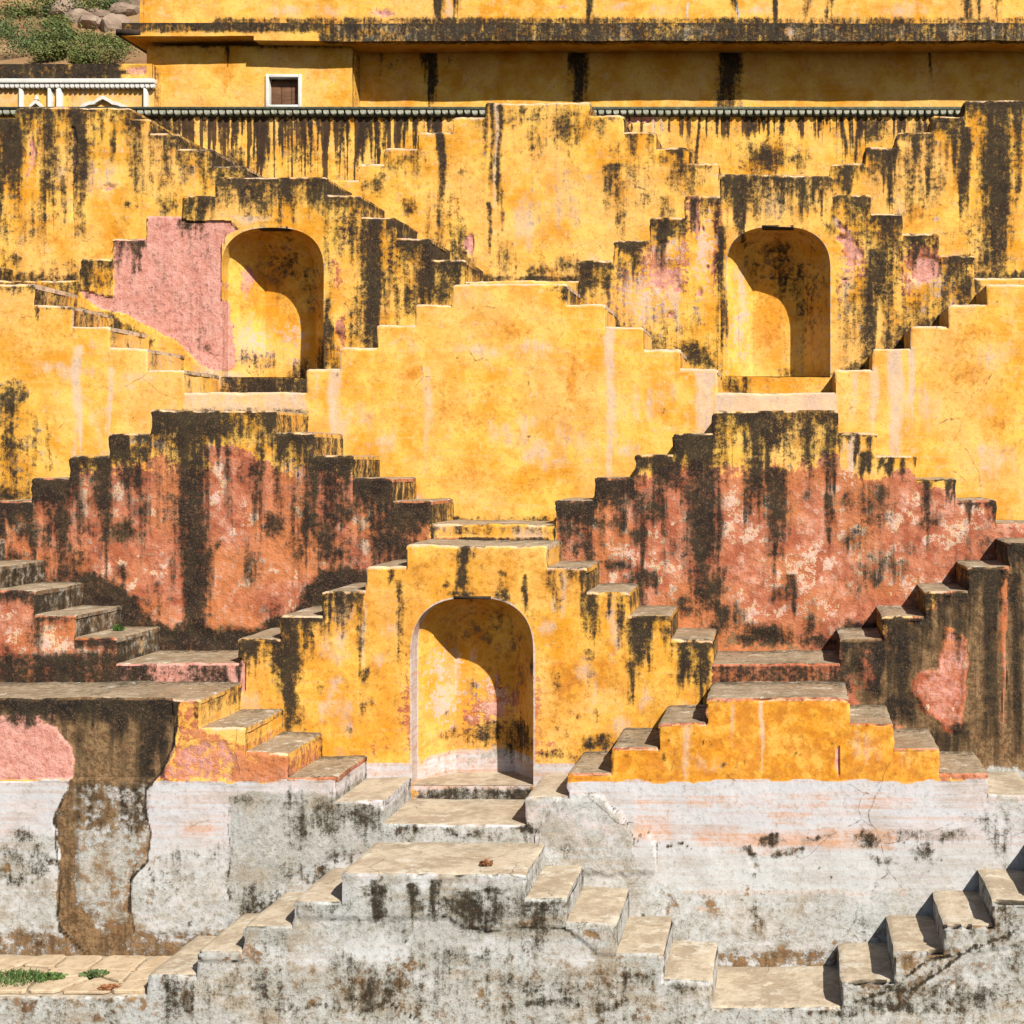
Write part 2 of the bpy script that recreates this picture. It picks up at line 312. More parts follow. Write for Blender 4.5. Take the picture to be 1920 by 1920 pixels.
# ---------------------------------------------------------------- paint masks (stains, flaked coats, light and shade in the niches) in the plane of each wall
LAY = ['dark', 'red', 'pink', 'orange', 'pale', 'white', 'grey', 'brown', 'tread', 'drip', 'crack', 'cream']
class Paint:
    def __init__(s, d, ops, top=None):
        s.d = d; s.ops = ops; s.top = top
    def eval(s, x, z):
        X = CX + x * F / s.d; Y = CY - (z - EYE) * F / s.d
        sc = 1.0
        wxn = (fbm(X / 46, Y / 46, 3, 3) - .5) * 26 + (fbm(X / 14, Y / 14, 5, 2) - .5) * 9
        wyn = (fbm(X / 46, Y / 46, 11, 3) - .5) * 30 + (fbm(X / 14, Y / 14, 13, 2) - .5) * 9
        out = {k: np.zeros(len(X)) for k in LAY}
        T = s.top(X) if s.top else None
        for op in s.ops:
            k, lay = op[0], op[1]
            if k == 'S':                       # streak: x, half width, y0, y1, value
                _, _, sx, w, y0, y1, v = op
                q = np.nonzero((np.abs(X - sx) < 1.6 * (w + 1.5) + 14) & (Y > y0 - 8) & (Y < y1 + .6 * (y1 - y0)))[0]
                if not len(q): continue
                Xq, Yq = X[q], Y[q]
                a = sst(1.6, 0.15, np.abs(Xq + wxn[q] * 0.28 - sx - 2.5 * np.sin(Yq / 31 + sx)) / (w + 1.5))
                tail = sst(y1 + .1 * (y1 - y0), y1 - 0.5 * (y1 - y0), Yq + (fbm(Xq / (w * .45 + 1), Xq * 0 + sx, 5, 2) - .5) * 0.9 * (y1 - y0))
                mq = v * a * tail * sst(y0 - 6, y0, Yq) * (1 - .18 * np.clip((Yq - y0) / (y1 - y0), 0, 1))
                if v >= 0: out[lay][q] = np.maximum(out[lay][q], mq)
                else: out[lay][q] *= (1 + mq)
                continue
            elif k == 'B':                     # blob: cx, cy, rx, ry, value
                _, _, cx, cy, rx, ry, v = op
                q = np.nonzero((np.abs(X - cx) < 1.6 * rx + 20) & (np.abs(Y - cy) < 1.6 * ry + 20))[0]
                if not len(q): continue
                r = np.sqrt(((X[q] + wxn[q] - cx) / rx) ** 2 + ((Y[q] + wyn[q] - cy) / ry) ** 2)
                mq = v * sst(1.55, 0.05, r)
                if v >= 0: out[lay][q] = np.maximum(out[lay][q], mq)
                else: out[lay][q] *= (1 + mq)
                continue
            elif k == 'R':                     # straight-edged rectangle: x0, x1, y0, y1, value, soft
                _, _, x0, x1, y0, y1, v, sf = op
                m = v * sst(-sf, sf, np.minimum(X - x0, x1 - X)) * sst(-sf, sf, np.minimum(Y + wyn * .12 - y0, y1 - Y - wyn * .12))
            elif k == 'E':                     # band below the top edge: x0, x1, depth, value
                _, _, x0, x1, h, v = op
                dd = (Y - T) + (fbm(X / 9, Y / 60, 21, 3) - .5) * h * 1.0
                m = v * sst(h * 1.25, h * 0.15, dd) * ((X > x0) & (X < x1))
            elif k == 'P':                     # polygon: points, value, soft, warp
                _, _, pts, v, sf, wp = op
                P = np.array(pts, float)
                x0, y0 = P.min(0) - 30; x1, y1 = P.max(0) + 30
                idx = np.nonzero((X > x0) & (X < x1) & (Y > y0) & (Y < y1))[0]
                m = np.zeros(len(X))
                if len(idx):
                    qx = X[idx] + wxn[idx] * wp; qy = Y[idx] + wyn[idx] * wp
                    ins = np.zeros(len(idx), bool); dist = np.full(len(idx), 1e9)
                    for a in range(len(P)):
                        ax, ay = P[a - 1]; bx, by = P[a]
                        con = ((ay > qy) != (by > qy))
                        with np.errstate(divide='ignore', invalid='ignore'):
                            xi = (bx - ax) * (qy - ay) / (by - ay if by != ay else 1e-9) + ax
                        ins ^= con & (qx < xi)
                        ex, ey = bx - ax, by - ay; L2 = ex * ex + ey * ey + 1e-9
                        t = np.clip(((qx - ax) * ex + (qy - ay) * ey) / L2, 0, 1)
                        dist = np.minimum(dist, np.hypot(qx - ax - t * ex, qy - ay - t * ey))
                    sgn = np.where(ins, dist, -dist)
                    m[idx] = v * sst(-sf, sf, sgn)
            elif k == 'L':                     # line: points, half width, value
                _, _, pts, w, v = op
                P = np.array(pts, float); x0, y0 = P.min(0) - 12; x1, y1 = P.max(0) + 12
                q = np.nonzero((X > x0) & (X < x1) & (Y > y0) & (Y < y1))[0]
                if not len(q): continue
                qx = X[q] + wxn[q] * .25; qy = Y[q] + wyn[q] * .25; dist = np.full(len(q), 1e9)
                for a in range(1, len(P)):
                    ax, ay = P[a - 1]; ex, ey = P[a] - P[a - 1]
                    t = np.clip(((qx - ax) * ex + (qy - ay) * ey) / (ex * ex + ey * ey + 1e-9), 0, 1)
                    dist = np.minimum(dist, np.hypot(qx - ax - t * ex, qy - ay - t * ey))
                mq = v * sst(w * 1.5, w * .3, dist) * (.55 + .75 * vnoise(qx / 16, qy / 16, 77))
                out[lay][q] = np.maximum(out[lay][q], mq)
                continue
            elif k == 'G':                     # whole-surface wash between two heights: y0, y1 ramp, value
                _, _, y0, y1, v = op
                m = v * sst(y0, y1, Y + wyn * 0.5)
            elif k == 'A':                     # rim round an arched opening: cx, half width, top, bottom, value
                _, _, cx, hw, yt, yb, v, wd = op
                tt = (yb - Y) / (yb - yt); u_ = np.clip((tt - .70) / .30, 0, None)
                dd = (((np.abs(X - cx) / hw) ** 2.6 + u_ ** 2.6) ** (1 / 2.6) - 1) * 90
                m = v * np.where(dd > (-0.6 if v > .6 else 0.12), sst(wd, wd * .4, dd), 0) * (Y < yb)
            if v >= 0: out[lay] = np.maximum(out[lay], m)
            else: out[lay] = out[lay] * (1 + m)      # negative value wipes the layer away
        out['dark'] = out['dark'] * np.clip(.42 + 1.15 * fbm(X / 55, Y / 90, 31, 4), .5, 1.15)
        return out
def arch_half(t, hw, ts=0.70, p=2.6):
    """half width of the opening at relative height t"""
    u = np.clip((np.asarray(t, float) - ts) / (1 - ts), 0, 1)
    return hw * np.clip(1 - u ** p, 0, 1) ** (1 / p)

def set_attrs(me, mk):
    for an, ks in (('pa', LAY[0:4]), ('pb', LAY[4:8]), ('pc', LAY[8:12])):
        a = me.attributes.new(an, 'FLOAT_COLOR', 'POINT')
        arr = np.stack([np.clip(mk[k], 0, 1.3) for k in ks], 1).astype(np.float32)
        a.data.foreach_set('color', arr.ravel())

# ---------------------------------------------------------------- the tiers of zigzag stairs
LIP = 0.05
def lines(vals, h):
    vals = sorted(set(round(v, 5) for v in vals)); out = []
    for a, b in zip(vals[:-1], vals[1:]):
        if b - a < 1e-4: continue
        n = max(1, int(math.ceil((b - a) / h))); out += [a + (b - a) * i / n for i in range(n)]
    out.append(vals[-1]); return np.array(out)

def surf_y(x, z, mk, amp=1.0):
    """relief of a plastered wall (metres, + is into the wall)"""
    y = (fbm(x * 1.3, z * 1.3, 41, 3) - .5) * 0.035 * amp + (fbm(x * 7, z * 7, 43, 3) - .5) * 0.010
    y = y + 0.028 * sst(.42, .58, mk['pink']) + 0.006 * sst(.3, .7, mk['red']) * fbm(x * 11, z * 11, 47, 2) * 2
    y = y - 0.022 * sst(.55, .75, mk['crack'])
    y = y + 0.018 * sst(.35, .65, mk['brown']) - 0.006 * sst(.3, .7, mk['grey']) * fbm(x * 6, z * 6, 48, 2)
    return y

def tier(name, label, d, dprev, prof, zbot, ops, niches=(), chip=1.0, rd=1.0, hx=0.017, hz=0.028, group='stepped tiers of the well'):
    root = thing(name, label, 'stepped wall', (0, d, 0), group)
    root.location = (0, 0, 0)
    xs = [wx(p[0], d) for p in prof] + [wx(prof[-1][1], d)]
    zs = [wz(p[2], d) for p in prof]
    px0 = np.array([p[0] for p in prof]); pyt = np.array([p[2] for p in prof], float)
    def top(X): return pyt[np.clip(np.searchsorted(px0, X, side='right') - 1, 0, len(pyt) - 1)]
    pt = Paint(d, ops, top)
    nb = []
    for (a, b, yt, yb) in niches: nb.append((wx(a, d), wx(b, d), wz(yb, d), wz(yt, d)))
    zl = [zbot] + [z - LIP for z in zs] + [z for n in nb for z in n[2:]]
    xl = lines(xs + [x for n in nb for x in n[:2]], hx); zl = lines(zl, hz)
    nx, nz = len(xl), len(zl)
    xa = np.array(xs); za = np.array(zs)
    cxm = (xl[:-1] + xl[1:]) / 2; czm = (zl[:-1] + zl[1:]) / 2
    ct = za[np.clip(np.searchsorted(xa, cxm, side='right') - 1, 0, len(za) - 1)] - LIP
    keep = czm[None, :] < ct[:, None]
    for (a, b, z0, z1) in nb:
        keep &= ~(((cxm > a) & (cxm < b))[:, None] & ((czm > z0) & (czm < z1))[None, :])
    ii, jj = np.nonzero(keep)
    idx = lambda i, j: i * nz + j
    quads = np.stack([idx(ii, jj), idx(ii + 1, jj), idx(ii + 1, jj + 1), idx(ii, jj + 1)], 1)
    used = np.unique(quads); remap = -np.ones(nx * nz, int); remap[used] = np.arange(len(used))
    quads = remap[quads]
    vx = xl[used // nz]; vz = zl[used % nz]
    verts = [np.stack([vx, vz], 1)]; faces = [quads]; nv = len(used)
    # spandrels of the arches
    for (a, b, z0, z1) in nb:
        hw = (b - a) / 2; cx = (a + b) / 2
        th = np.linspace(0, 1, 30)
        t = 0.70 + 0.30 * np.sin(th * math.pi / 2); w = arch_half(t, hw)
        w[-1] = 0
        zc = z0 + (z1 - z0) * t
        for sgn in (-1, 1):
            K = 5; pts = []
            for q in range(len(t)):
                x = cx + sgn * w[q]
                for r in range(K): pts.append((x, zc[q] + (z1 - zc[q]) * r / (K - 1)))
            # outer strip: side of the box
            base = nv; verts.append(np.array(pts)); nv += len(pts)
            f = []
            for q in range(len(t) - 1):
                for r in range(K - 1):
                    e = [base + q * K + r, base + (q + 1) * K + r, base + (q + 1) * K + r + 1, base + q * K + r + 1]
                    f.append(e if sgn < 0 else e[::-1])
            faces.append(np.array(f))
    V = np.concatenate(verts); mk = pt.eval(V[:, 0], V[:, 1])
    def edge_push(x, z):
        """wear of the vertical arrises: moves points near a riser edge into the wall"""
        e = np.zeros(len(x)); dxj = np.zeros(len(x))
        for i in range(1, len(xs) - 1):
            lo, hi = sorted((zs[i - 1], zs[i]))
            m = (np.abs(x - xs[i]) < 1e-4) & (z > lo - 0.02)
            e[m] += 0.010 + 0.030 * chip * np.clip(vnoise(z[m] * 9, z[m] * 0 + i, 61) - .45, 0, 1)
            dxj[m] += (vnoise(z[m] * 14, z[m] * 0 + i, 62) - .5) * 0.016 * chip + (vnoise(z[m] * 3.5, z[m] * 0 + i, 63) - .5) * 0.022
        return e, dxj
    ep, dxj = edge_push(V[:, 0], V[:, 1])
    yy = d + surf_y(V[:, 0], V[:, 1], mk) + ep
    P3 = [np.stack([V[:, 0] + dxj, yy, V[:, 1]], 1)]
    MK = [mk]
    # risers (side faces between neighbouring steps)
    for i in range(1, len(xs) - 1):
        zlo, zhi = sorted((zs[i - 1], zs[i]))
        zz = zl[(zl > zlo - 0.03) & (zl < zhi - LIP + 1e-4)]
        zz = np.unique(np.concatenate([[zlo - 0.03], zz]))
        ny = 14
        g = np.stack(np.meshgrid(np.arange(ny), zz, indexing='ij'), -1).reshape(-1, 2)
        x = np.full(len(g), xs[i]); z = g[:, 1]
        m0 = pt.eval(x, z); e0, j0 = edge_push(x, z)
        yf = d + surf_y(x, z, m0) + e0
        tt = g[:, 0] / (ny - 1)
        y = yf + (dprev + 0.03 - yf) * tt
        xx = x + j0 * (1 - tt) + (fbm(y * 3, z * 3, 71 + i, 3) - .5) * 0.03 * sst(0, .2, tt)
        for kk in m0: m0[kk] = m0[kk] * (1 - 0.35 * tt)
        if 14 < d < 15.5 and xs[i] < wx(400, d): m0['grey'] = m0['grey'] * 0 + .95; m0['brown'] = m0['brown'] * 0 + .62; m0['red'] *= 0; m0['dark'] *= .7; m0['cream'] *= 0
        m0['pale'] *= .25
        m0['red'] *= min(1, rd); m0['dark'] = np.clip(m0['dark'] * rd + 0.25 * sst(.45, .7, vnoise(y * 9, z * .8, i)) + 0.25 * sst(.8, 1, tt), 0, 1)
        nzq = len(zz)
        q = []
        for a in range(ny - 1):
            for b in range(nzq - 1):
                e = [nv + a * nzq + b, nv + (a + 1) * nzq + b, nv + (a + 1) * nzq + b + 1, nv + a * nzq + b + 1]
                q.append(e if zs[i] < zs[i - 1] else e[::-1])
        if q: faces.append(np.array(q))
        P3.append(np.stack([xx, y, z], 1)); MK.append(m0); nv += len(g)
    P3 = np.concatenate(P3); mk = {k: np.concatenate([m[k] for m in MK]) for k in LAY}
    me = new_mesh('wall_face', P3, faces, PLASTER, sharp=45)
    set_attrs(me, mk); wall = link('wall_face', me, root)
    # one slab for every step
    for i in range(len(prof)):
        x0, x1, z = xs[i], xs[i + 1], zs[i]
        n = max(6, int((x1 - x0) / 0.03)); u = np.linspace(0, 1, n + 1)
        X = x0 + (x1 - x0) * u
        sec = [(0, -LIP), (0, -0.034), (0.0, -0.018), (0.006, -0.006), (0.02, 0.0), (0.05, 0.0)]
        dep = dprev + 0.03 - d
        sec += [(a, 0.0) for a in np.linspace(0.10, dep, 11)]
        sec = np.array(sec); ns = len(sec)
        gx = np.repeat(X, ns); sy = np.tile(sec[:, 0], n + 1); sz = np.tile(sec[:, 1], n + 1)
        zz = z + sz
        mk = pt.eval(gx, zz)
        rel = surf_y(gx, np.full_like(gx, z - 0.03), {k: v for k, v in pt.eval(gx, np.full_like(gx, z - 0.03)).items()})
        front = sst(0.12, 0.03, sy)
        brk = 1 + 2.2 * ((d < 13) & (x0 > 0.4))
        ch = np.clip(fbm(gx * 9, gx * 0 + z * 3, 81, 3) - (.50 if brk == 1 else .40), 0, 1) * 2.2 * chip * brk
        ch = np.minimum(ch, 2.4)
        nose = np.exp(-((sy + np.abs(sz + 0.004) * 2) / 0.03) ** 2)
        y = d + sy + rel * front + nose * ch * 0.055
        hz_ = zz - nose * ch * 0.034 + (fbm(gx * 4, (d + sy) * 4, 83, 3) - .5) * 0.016 * sst(0.02, .1, sy) * (sz > -0.005)
        hz_ = hz_ + (fbm(gx * 1.7 + z * 5, gx * 0 + i, 87, 2) - .5) * 0.034 * (sz > -0.03)
        # round the free ends of the slab
        el = np.zeros(len(gx)); lowL = i > 0 and zs[i - 1] < z; lowR = i < len(prof) - 1 and zs[i + 1] < z
        if lowL: el = np.maximum(el, sst(0.035, 0.0, gx - x0))
        if lowR: el = np.maximum(el, sst(0.035, 0.0, x1 - gx))
        hz_ = hz_ - el * 0.014 * (sz > -0.03); y = y + el * 0.012 * front
        wobx = (vnoise((d + sy) * 5, zz * 6 + i, 85) - .5) * 0.02
        xx = gx.copy()
        if lowL: xx = xx + np.where(gx < x0 + 0.02, wobx, 0)
        if lowR: xx = xx + np.where(gx > x1 - 0.02, wobx, 0)
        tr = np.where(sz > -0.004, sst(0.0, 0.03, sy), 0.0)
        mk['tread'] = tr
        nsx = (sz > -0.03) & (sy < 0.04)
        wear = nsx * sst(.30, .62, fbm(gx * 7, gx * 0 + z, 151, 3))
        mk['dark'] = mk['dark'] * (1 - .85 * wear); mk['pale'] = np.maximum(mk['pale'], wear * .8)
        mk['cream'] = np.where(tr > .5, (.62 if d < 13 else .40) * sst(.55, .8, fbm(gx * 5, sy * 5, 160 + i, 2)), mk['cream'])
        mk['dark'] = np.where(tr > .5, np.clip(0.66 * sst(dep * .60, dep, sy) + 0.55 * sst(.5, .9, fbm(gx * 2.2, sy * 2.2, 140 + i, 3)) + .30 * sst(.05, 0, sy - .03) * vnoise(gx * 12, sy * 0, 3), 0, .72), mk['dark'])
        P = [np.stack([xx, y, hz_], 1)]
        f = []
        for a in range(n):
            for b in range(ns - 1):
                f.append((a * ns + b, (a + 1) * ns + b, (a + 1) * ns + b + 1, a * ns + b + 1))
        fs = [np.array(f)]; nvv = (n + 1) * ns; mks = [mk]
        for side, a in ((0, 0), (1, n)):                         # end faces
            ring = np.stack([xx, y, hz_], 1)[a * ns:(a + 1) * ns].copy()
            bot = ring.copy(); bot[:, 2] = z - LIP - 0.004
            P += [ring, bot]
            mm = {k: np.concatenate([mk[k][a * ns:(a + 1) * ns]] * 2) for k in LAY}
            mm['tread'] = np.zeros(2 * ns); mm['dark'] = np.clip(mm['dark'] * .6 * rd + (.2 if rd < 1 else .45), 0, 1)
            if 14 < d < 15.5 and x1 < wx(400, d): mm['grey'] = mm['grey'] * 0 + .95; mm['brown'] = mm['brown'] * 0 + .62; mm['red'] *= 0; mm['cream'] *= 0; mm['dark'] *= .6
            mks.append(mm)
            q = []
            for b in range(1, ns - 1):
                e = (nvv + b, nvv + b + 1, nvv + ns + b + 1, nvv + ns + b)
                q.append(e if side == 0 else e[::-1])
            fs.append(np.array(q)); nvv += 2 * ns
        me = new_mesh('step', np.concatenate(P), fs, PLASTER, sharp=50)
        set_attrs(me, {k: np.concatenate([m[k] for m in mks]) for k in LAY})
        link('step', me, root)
    # arched niches: short straight jamb, then three splayed sides under a half dome
    for (a, b, z0, z1) in nb:
        hw = (b - a) / 2; cx = (a + b) / 2; H = z1 - z0
        JD, ND, BW = 0.22, 0.64, 0.50
        t = np.concatenate([np.linspace(0, 0.70, 34), 0.70 + 0.30 * np.sin(np.linspace(0, 1, 26)[1:] * math.pi / 2)])
        w = arch_half(t, hw); w[-1] = 0.015
        ucol = np.concatenate([np.linspace(-1, -BW, 9), np.linspace(-BW, BW, 13)[1:-1], np.linspace(BW, 1, 9)])
        V = []; 
        for q in range(len(t)):
            cap = math.sqrt(max(0, 1 - max(0, (t[q] - 0.62) / 0.38) ** 2.4))
            zz = z0 + H * t[q]
            rowf = [(cx - w[q], d, zz)] + [None] * len(ucol) + [(cx + w[q], d, zz)]
            row = [(cx - w[q], 0.0, zz), (cx - w[q], 0.05, zz)]
            for u in ucol:
                D = JD + (ND - JD) * min(1, (1 - abs(u)) / (1 - BW)) * cap
                row.append((cx + u * w[q], D, zz))
            row += [(cx + w[q], 0.05, zz), (cx + w[q], 0.0, zz)]
            V += row
        V = np.array(V); nc = len(ucol) + 4
        mkn = pt.eval(V[:, 0], V[:, 2])
        V[:, 1] = d + V[:, 1] + (fbm(V[:, 0] * 3, V[:, 2] * 3, 91, 3) - .5) * 0.03 * (V[:, 1] > 0.3) + surf_y(V[:, 0], V[:, 2], mkn) * (V[:, 1] < .01)
        f = []
        for q in range(len(t) - 1):
            for c_ in range(nc - 1):
                f.append((q * nc + c_, q * nc + c_ + 1, (q + 1) * nc + c_ + 1, (q + 1) * nc + c_))
        fl = [(cx + u * hw, d + JD + (ND - JD) * min(1, (1 - abs(u)) / (1 - BW)), z0) for u in ucol]
        b0 = len(V)
        FV = []
        for k in range(8):
            s_ = k / 7
            for q, u in enumerate(ucol):
                bx, by, bz = fl[q]
                FV.append((bx, (d - 0.004) + (by + 0.01 - d) * s_, bz + 0.004 + (fbm(np.array([bx * 3]), np.array([s_ * 3]), 5, 2)[0] - .5) * .008))
        nq = len(ucol); ff = []
        for k in range(7):
            for q in range(nq - 1):
                ff.append((b0 + k * nq + q, b0 + k * nq + q + 1, b0 + (k + 1) * nq + q + 1, b0 + (k + 1) * nq + q))
        FV = np.array(FV)
        mf = {k: np.zeros(len(FV)) for k in LAY}; mf['tread'] += 1; mf['white'] += .7
        me = new_mesh('niche', np.concatenate([V, FV]), [np.array(f), np.array(ff)], PLASTER, sharp=28)
        set_attrs(me, {k: np.concatenate([mkn[k], mf[k]]) for k in LAY})
        nobj = link('niche', me, root)
        lw = hw * 0.30
        box('notch_shade', (cx - lw, cx + lw, d - 0.004, d + 0.2, z1 - 0.014, z1 + 0.018), NEARBLACK, nobj)  # dark strip standing in for the shaded notch at the arch crown
    return root, zs

D = [20.08, 19.04, 18.0, 16.96, 15.92, 14.88, 13.84, 12.80]   # parapet wall, then tiers from the top down
FLOOR = wz(1945, 12.80)

T0 = [(-300,-156,310),(-156,-94,279),(-94,-32,250),(-32,30,222),(30,245,201),(245,282,222),(282,335,250),(335,398,279),(398,460,310),(460,612,338),(612,673,338.5),
      (673,720,307),(720,783,278),(783,848,247),(848,910,218),(910,1107,192),(1107,1170,216),(1170,1230,247),(1230,1290,277),(1290,1348,306),(1348,1557,338),
      (1557,1622,306),(1622,1682,277),(1682,1747,247),(1747,1808,217),(1808,2010,188),(2010,2070,217),(2070,2135,247),(2135,2250,277)]
T0 = [p for p in T0 if p[0] not in (460, 612)] ; T0.insert(9, (460,673,338)); T0.sort()
T1 = [(-330,-255,405),(-255,-190,410),(-190,-125,446),(-125,-60,485),(-60,150,525),(150,210,485),(210,273,446),(273,340,405),(340,405,367),(405,613,331),(613,678,365),(678,743,406),
      (743,808,447),(808,873,487),(873,1085,526),(1085,1150,488),(1150,1218,450),(1218,1283,408),(1283,1350,368),(1350,1560,328),(1560,1633,365),(1633,1692,399),
      (1692,1760,438),(1760,1827,478),(1827,2040,521),(2040,2105,478),(2105,2170,438),(2170,2240,400)]
T2 = [(-340,-270,612),(-270,-200,612.5),(-200,-130,573),(-130,65,533),(65,135,573),(135,205,612),(205,275,652),(275,345,692),(345,575,736),(575,637,692),(637,707,652),(707,778,610),
      (778,848,570),(848,1063,532),(1063,1135,570),(1135,1207,612),(1207,1275,655),(1275,1345,692),(1345,1565,736),(1565,1637,692),(1637,1708,652),(1708,1778,612),
      (1778,1850,572),(1850,2045,533),(2045,2115,572),(2115,2185,612),(2185,2260,652)]
T3 = [(-310,-235,938),(-235,-16,983),(-16,58,938),(58,131,896),(131,205,853),(205,282,811),(282,518,768),(518,588,811),(588,663,853),(663,735,896),(735,808,938),(808,1040,983),
      (1040,1115,938),(1115,1190,896),(1190,1262,853),(1262,1336,811),(1336,1571,770),(1571,1643,811),(1643,1718,853),(1718,1793,896),(1793,1868,938),(1868,2090,983),
      (2090,2165,938),(2165,2240,896)]
T4 = [(-370,-95,1020),(-95,-16,1063),(-16,62,1108),(62,140,1152),(140,218,1196),(218,446,1243),(446,525,1197),(525,605,1153),(605,686,1108),(686,762,1063),(762,1025,1022),
      (1025,1100,1065),(1100,1178,1110),(1178,1257,1155),(1257,1335,1200),(1335,1575,1244),(1575,1655,1200),(1655,1735,1155),(1735,1815,1108),(1815,1893,1062),(1893,2150,1016),(2150,2230,1062)]
T5 = [(-420,375,1310),(375,460,1365),(460,538,1412),(538,628,1458),(628,718,1502),(718,985,1545),(985,1065,1495),(1065,1147,1449),(1147,1235,1403),(1235,1325,1356),(1325,1592,1310),
      (1592,1675,1356),(1675,1762,1403),(1762,1853,1448),(1853,1942,1492),(1942,2210,1540),(2210,2300,1492)]
T6 = [(-420,275,1868),(275,370,1830),(370,457,1782),(457,550,1735),(550,640,1688),(640,985,1637),(985,1062,1683),(1062,1155,1730),(1155,1243,1787),(1243,1335,1838),(1335,1578,1888),
      (1578,1677,1841),(1677,1770,1785),(1770,1862,1735),(1862,1955,1690),(1955,2220,1640),(2220,2310,1690)]
T1 = T1[1:]; T2 = T2[1:]

S, B, RR, E, P, G, A, L = 'SBREPGAL'
def many(lay, k, items): return [(k, lay) + tuple(i) for i in items]

OP_TOP = [(RR,'drip',225,855,205,285,.50,26),(RR,'drip',1170,1800,205,255,.34,20),(RR,'drip',380,850,280,345,.30,18),(RR,'dark',225,860,205,224,.6,8),(G,'dark',100,110,.12)] \
  + many('dark', S, [(425,4,205,285,1),(440,5,205,300,1),(455,4,205,255,.9),(477,4,205,320,1),(490,5,205,330,1),(500,4,205,285,.9),(530,5,205,310,1),(553,4,205,260,.9),(570,4,205,300,1),(583,4,205,325,1),(597,4,205,290,.9),(610,4,205,330,1),
    (628,4,205,290,.9),(643,5,205,320,1),(652,4,205,300,1),(680,8,205,320,1),(695,5,205,300,1),(708,5,205,310,1),(723,5,205,290,1),(750,5,205,290,1),(763,4,205,280,1),(778,4,205,270,1),(803,4,205,260,1),(820,8,205,270,1),
    (1308,2,205,310,.9),(1348,2,205,260,.9),(1362,3,205,250,.9),(1407,10,205,275,1),(1428,4,205,250,.9),(1465,4,205,270,.9),(1500,3,205,245,.9),(1542,3,205,270,.9),(1556,3,205,250,.9),(1582,4,205,310,1),(1595,3,205,300,.9),(1610,5,205,310,1),(1625,3,205,280,.9),(1693,8,205,250,1)]) \
  + many('dark', B, [(310,232,70,26,.85),(400,230,40,24,.6),(440,300,50,30,.5),(560,290,40,30,.45),(1440,293,58,36,.78),(1500,300,30,25,.6),(1640,240,22,30,.75),(1720,240,30,22,.6),(1290,300,30,20,.4)]) \
  + [(B,'pink',1200,228,32,16,.75),(S,'pale',1228,4,210,260,.9),(S,'pale',1215,3,210,250,.8),(S,'pale',1240,3,205,260,.7)]

OP0 = [(G,'dark',100,110,.09),(E,'dark',25,250,38,.82),(E,'dark',-300,30,40,.85),(E,'dark',245,470,22,.75),(E,'dark',1750,2250,40,.85),(E,'dark',1557,1750,24,.72),(E,'dark',1105,1350,14,.5),(E,'pale',840,1110,7,.8),(E,'pale',335,470,7,.7),(E,'pale',673,840,7,.7)] \
  + many('dark', S, [(18,26,215,420,.95),(93,15,205,420,1),(147,22,200,420,.92),(150,10,380,480,.7),(215,7,205,310,.8),(232,14,200,280,.7),(827,7,240,475,1.0),(937,5,190,490,1.0),(923,5,190,430,.8),(914,4,190,320,.8),(917,4,380,470,.7),
     (1150,20,310,400,.75),(1165,10,340,480,.62),(1250,14,370,440,.6),(1740,9,250,370,.8),(1783,14,215,340,.82),(1808,13,240,400,.95),(1867,28,185,560,.98),(1908,8,210,420,.7),(1652,14,275,345,.9),(1668,5,290,410,.9),(1588,22,305,370,.95),
     (60,5,215,300,.5),(120,5,330,470,.5)]) \
  + many('dark', B, [(300,252,48,40,.62),(315,380,26,32,.6),(370,290,20,24,.5),(1060,232,48,42,.66),(1000,262,26,34,.55),(1120,240,22,30,.5),(1150,345,26,44,.6),(1282,335,38,34,.55),(1240,300,24,20,.5),(708,346,24,26,.62),(765,390,14,22,.5),
     (858,468,24,52,.55),(948,490,22,42,.55),(870,500,30,20,.6),(1020,505,60,10,.5),(1060,500,30,20,.5),(1795,260,40,40,.55),(1690,300,30,30,.5),(20,490,26,24,.55),(10,440,12,50,.45),(110,500,40,14,.5),(1830,490,50,20,.55),(1780,440,30,30,.3)]) \
  + [(RR,'dark',-100,152,512,560,.72,10),(RR,'dark',850,1090,516,560,.75,6),(RR,'dark',1820,1990,508,560,.7,10)] \
  + [(B,'pink',60,292,16,50,.62),(B,'pink',205,345,26,14,.7),(B,'pink',885,462,11,26,.95),(S,'pink',137,5,240,430,.65),(B,'orange',210,445,34,26,.8),(B,'orange',120,450,30,30,.62),(B,'orange',190,470,40,18,.7),(B,'orange',1720,400,40,40,.6),(B,'orange',870,300,40,60,.4),
     (B,'pale',985,420,24,60,.7),(B,'pale',190,330,50,40,.45),(B,'pale',1690,385,14,30,.5),(S,'pale',930,4,192,420,.9),(B,'pale',1040,380,60,80,.3)]

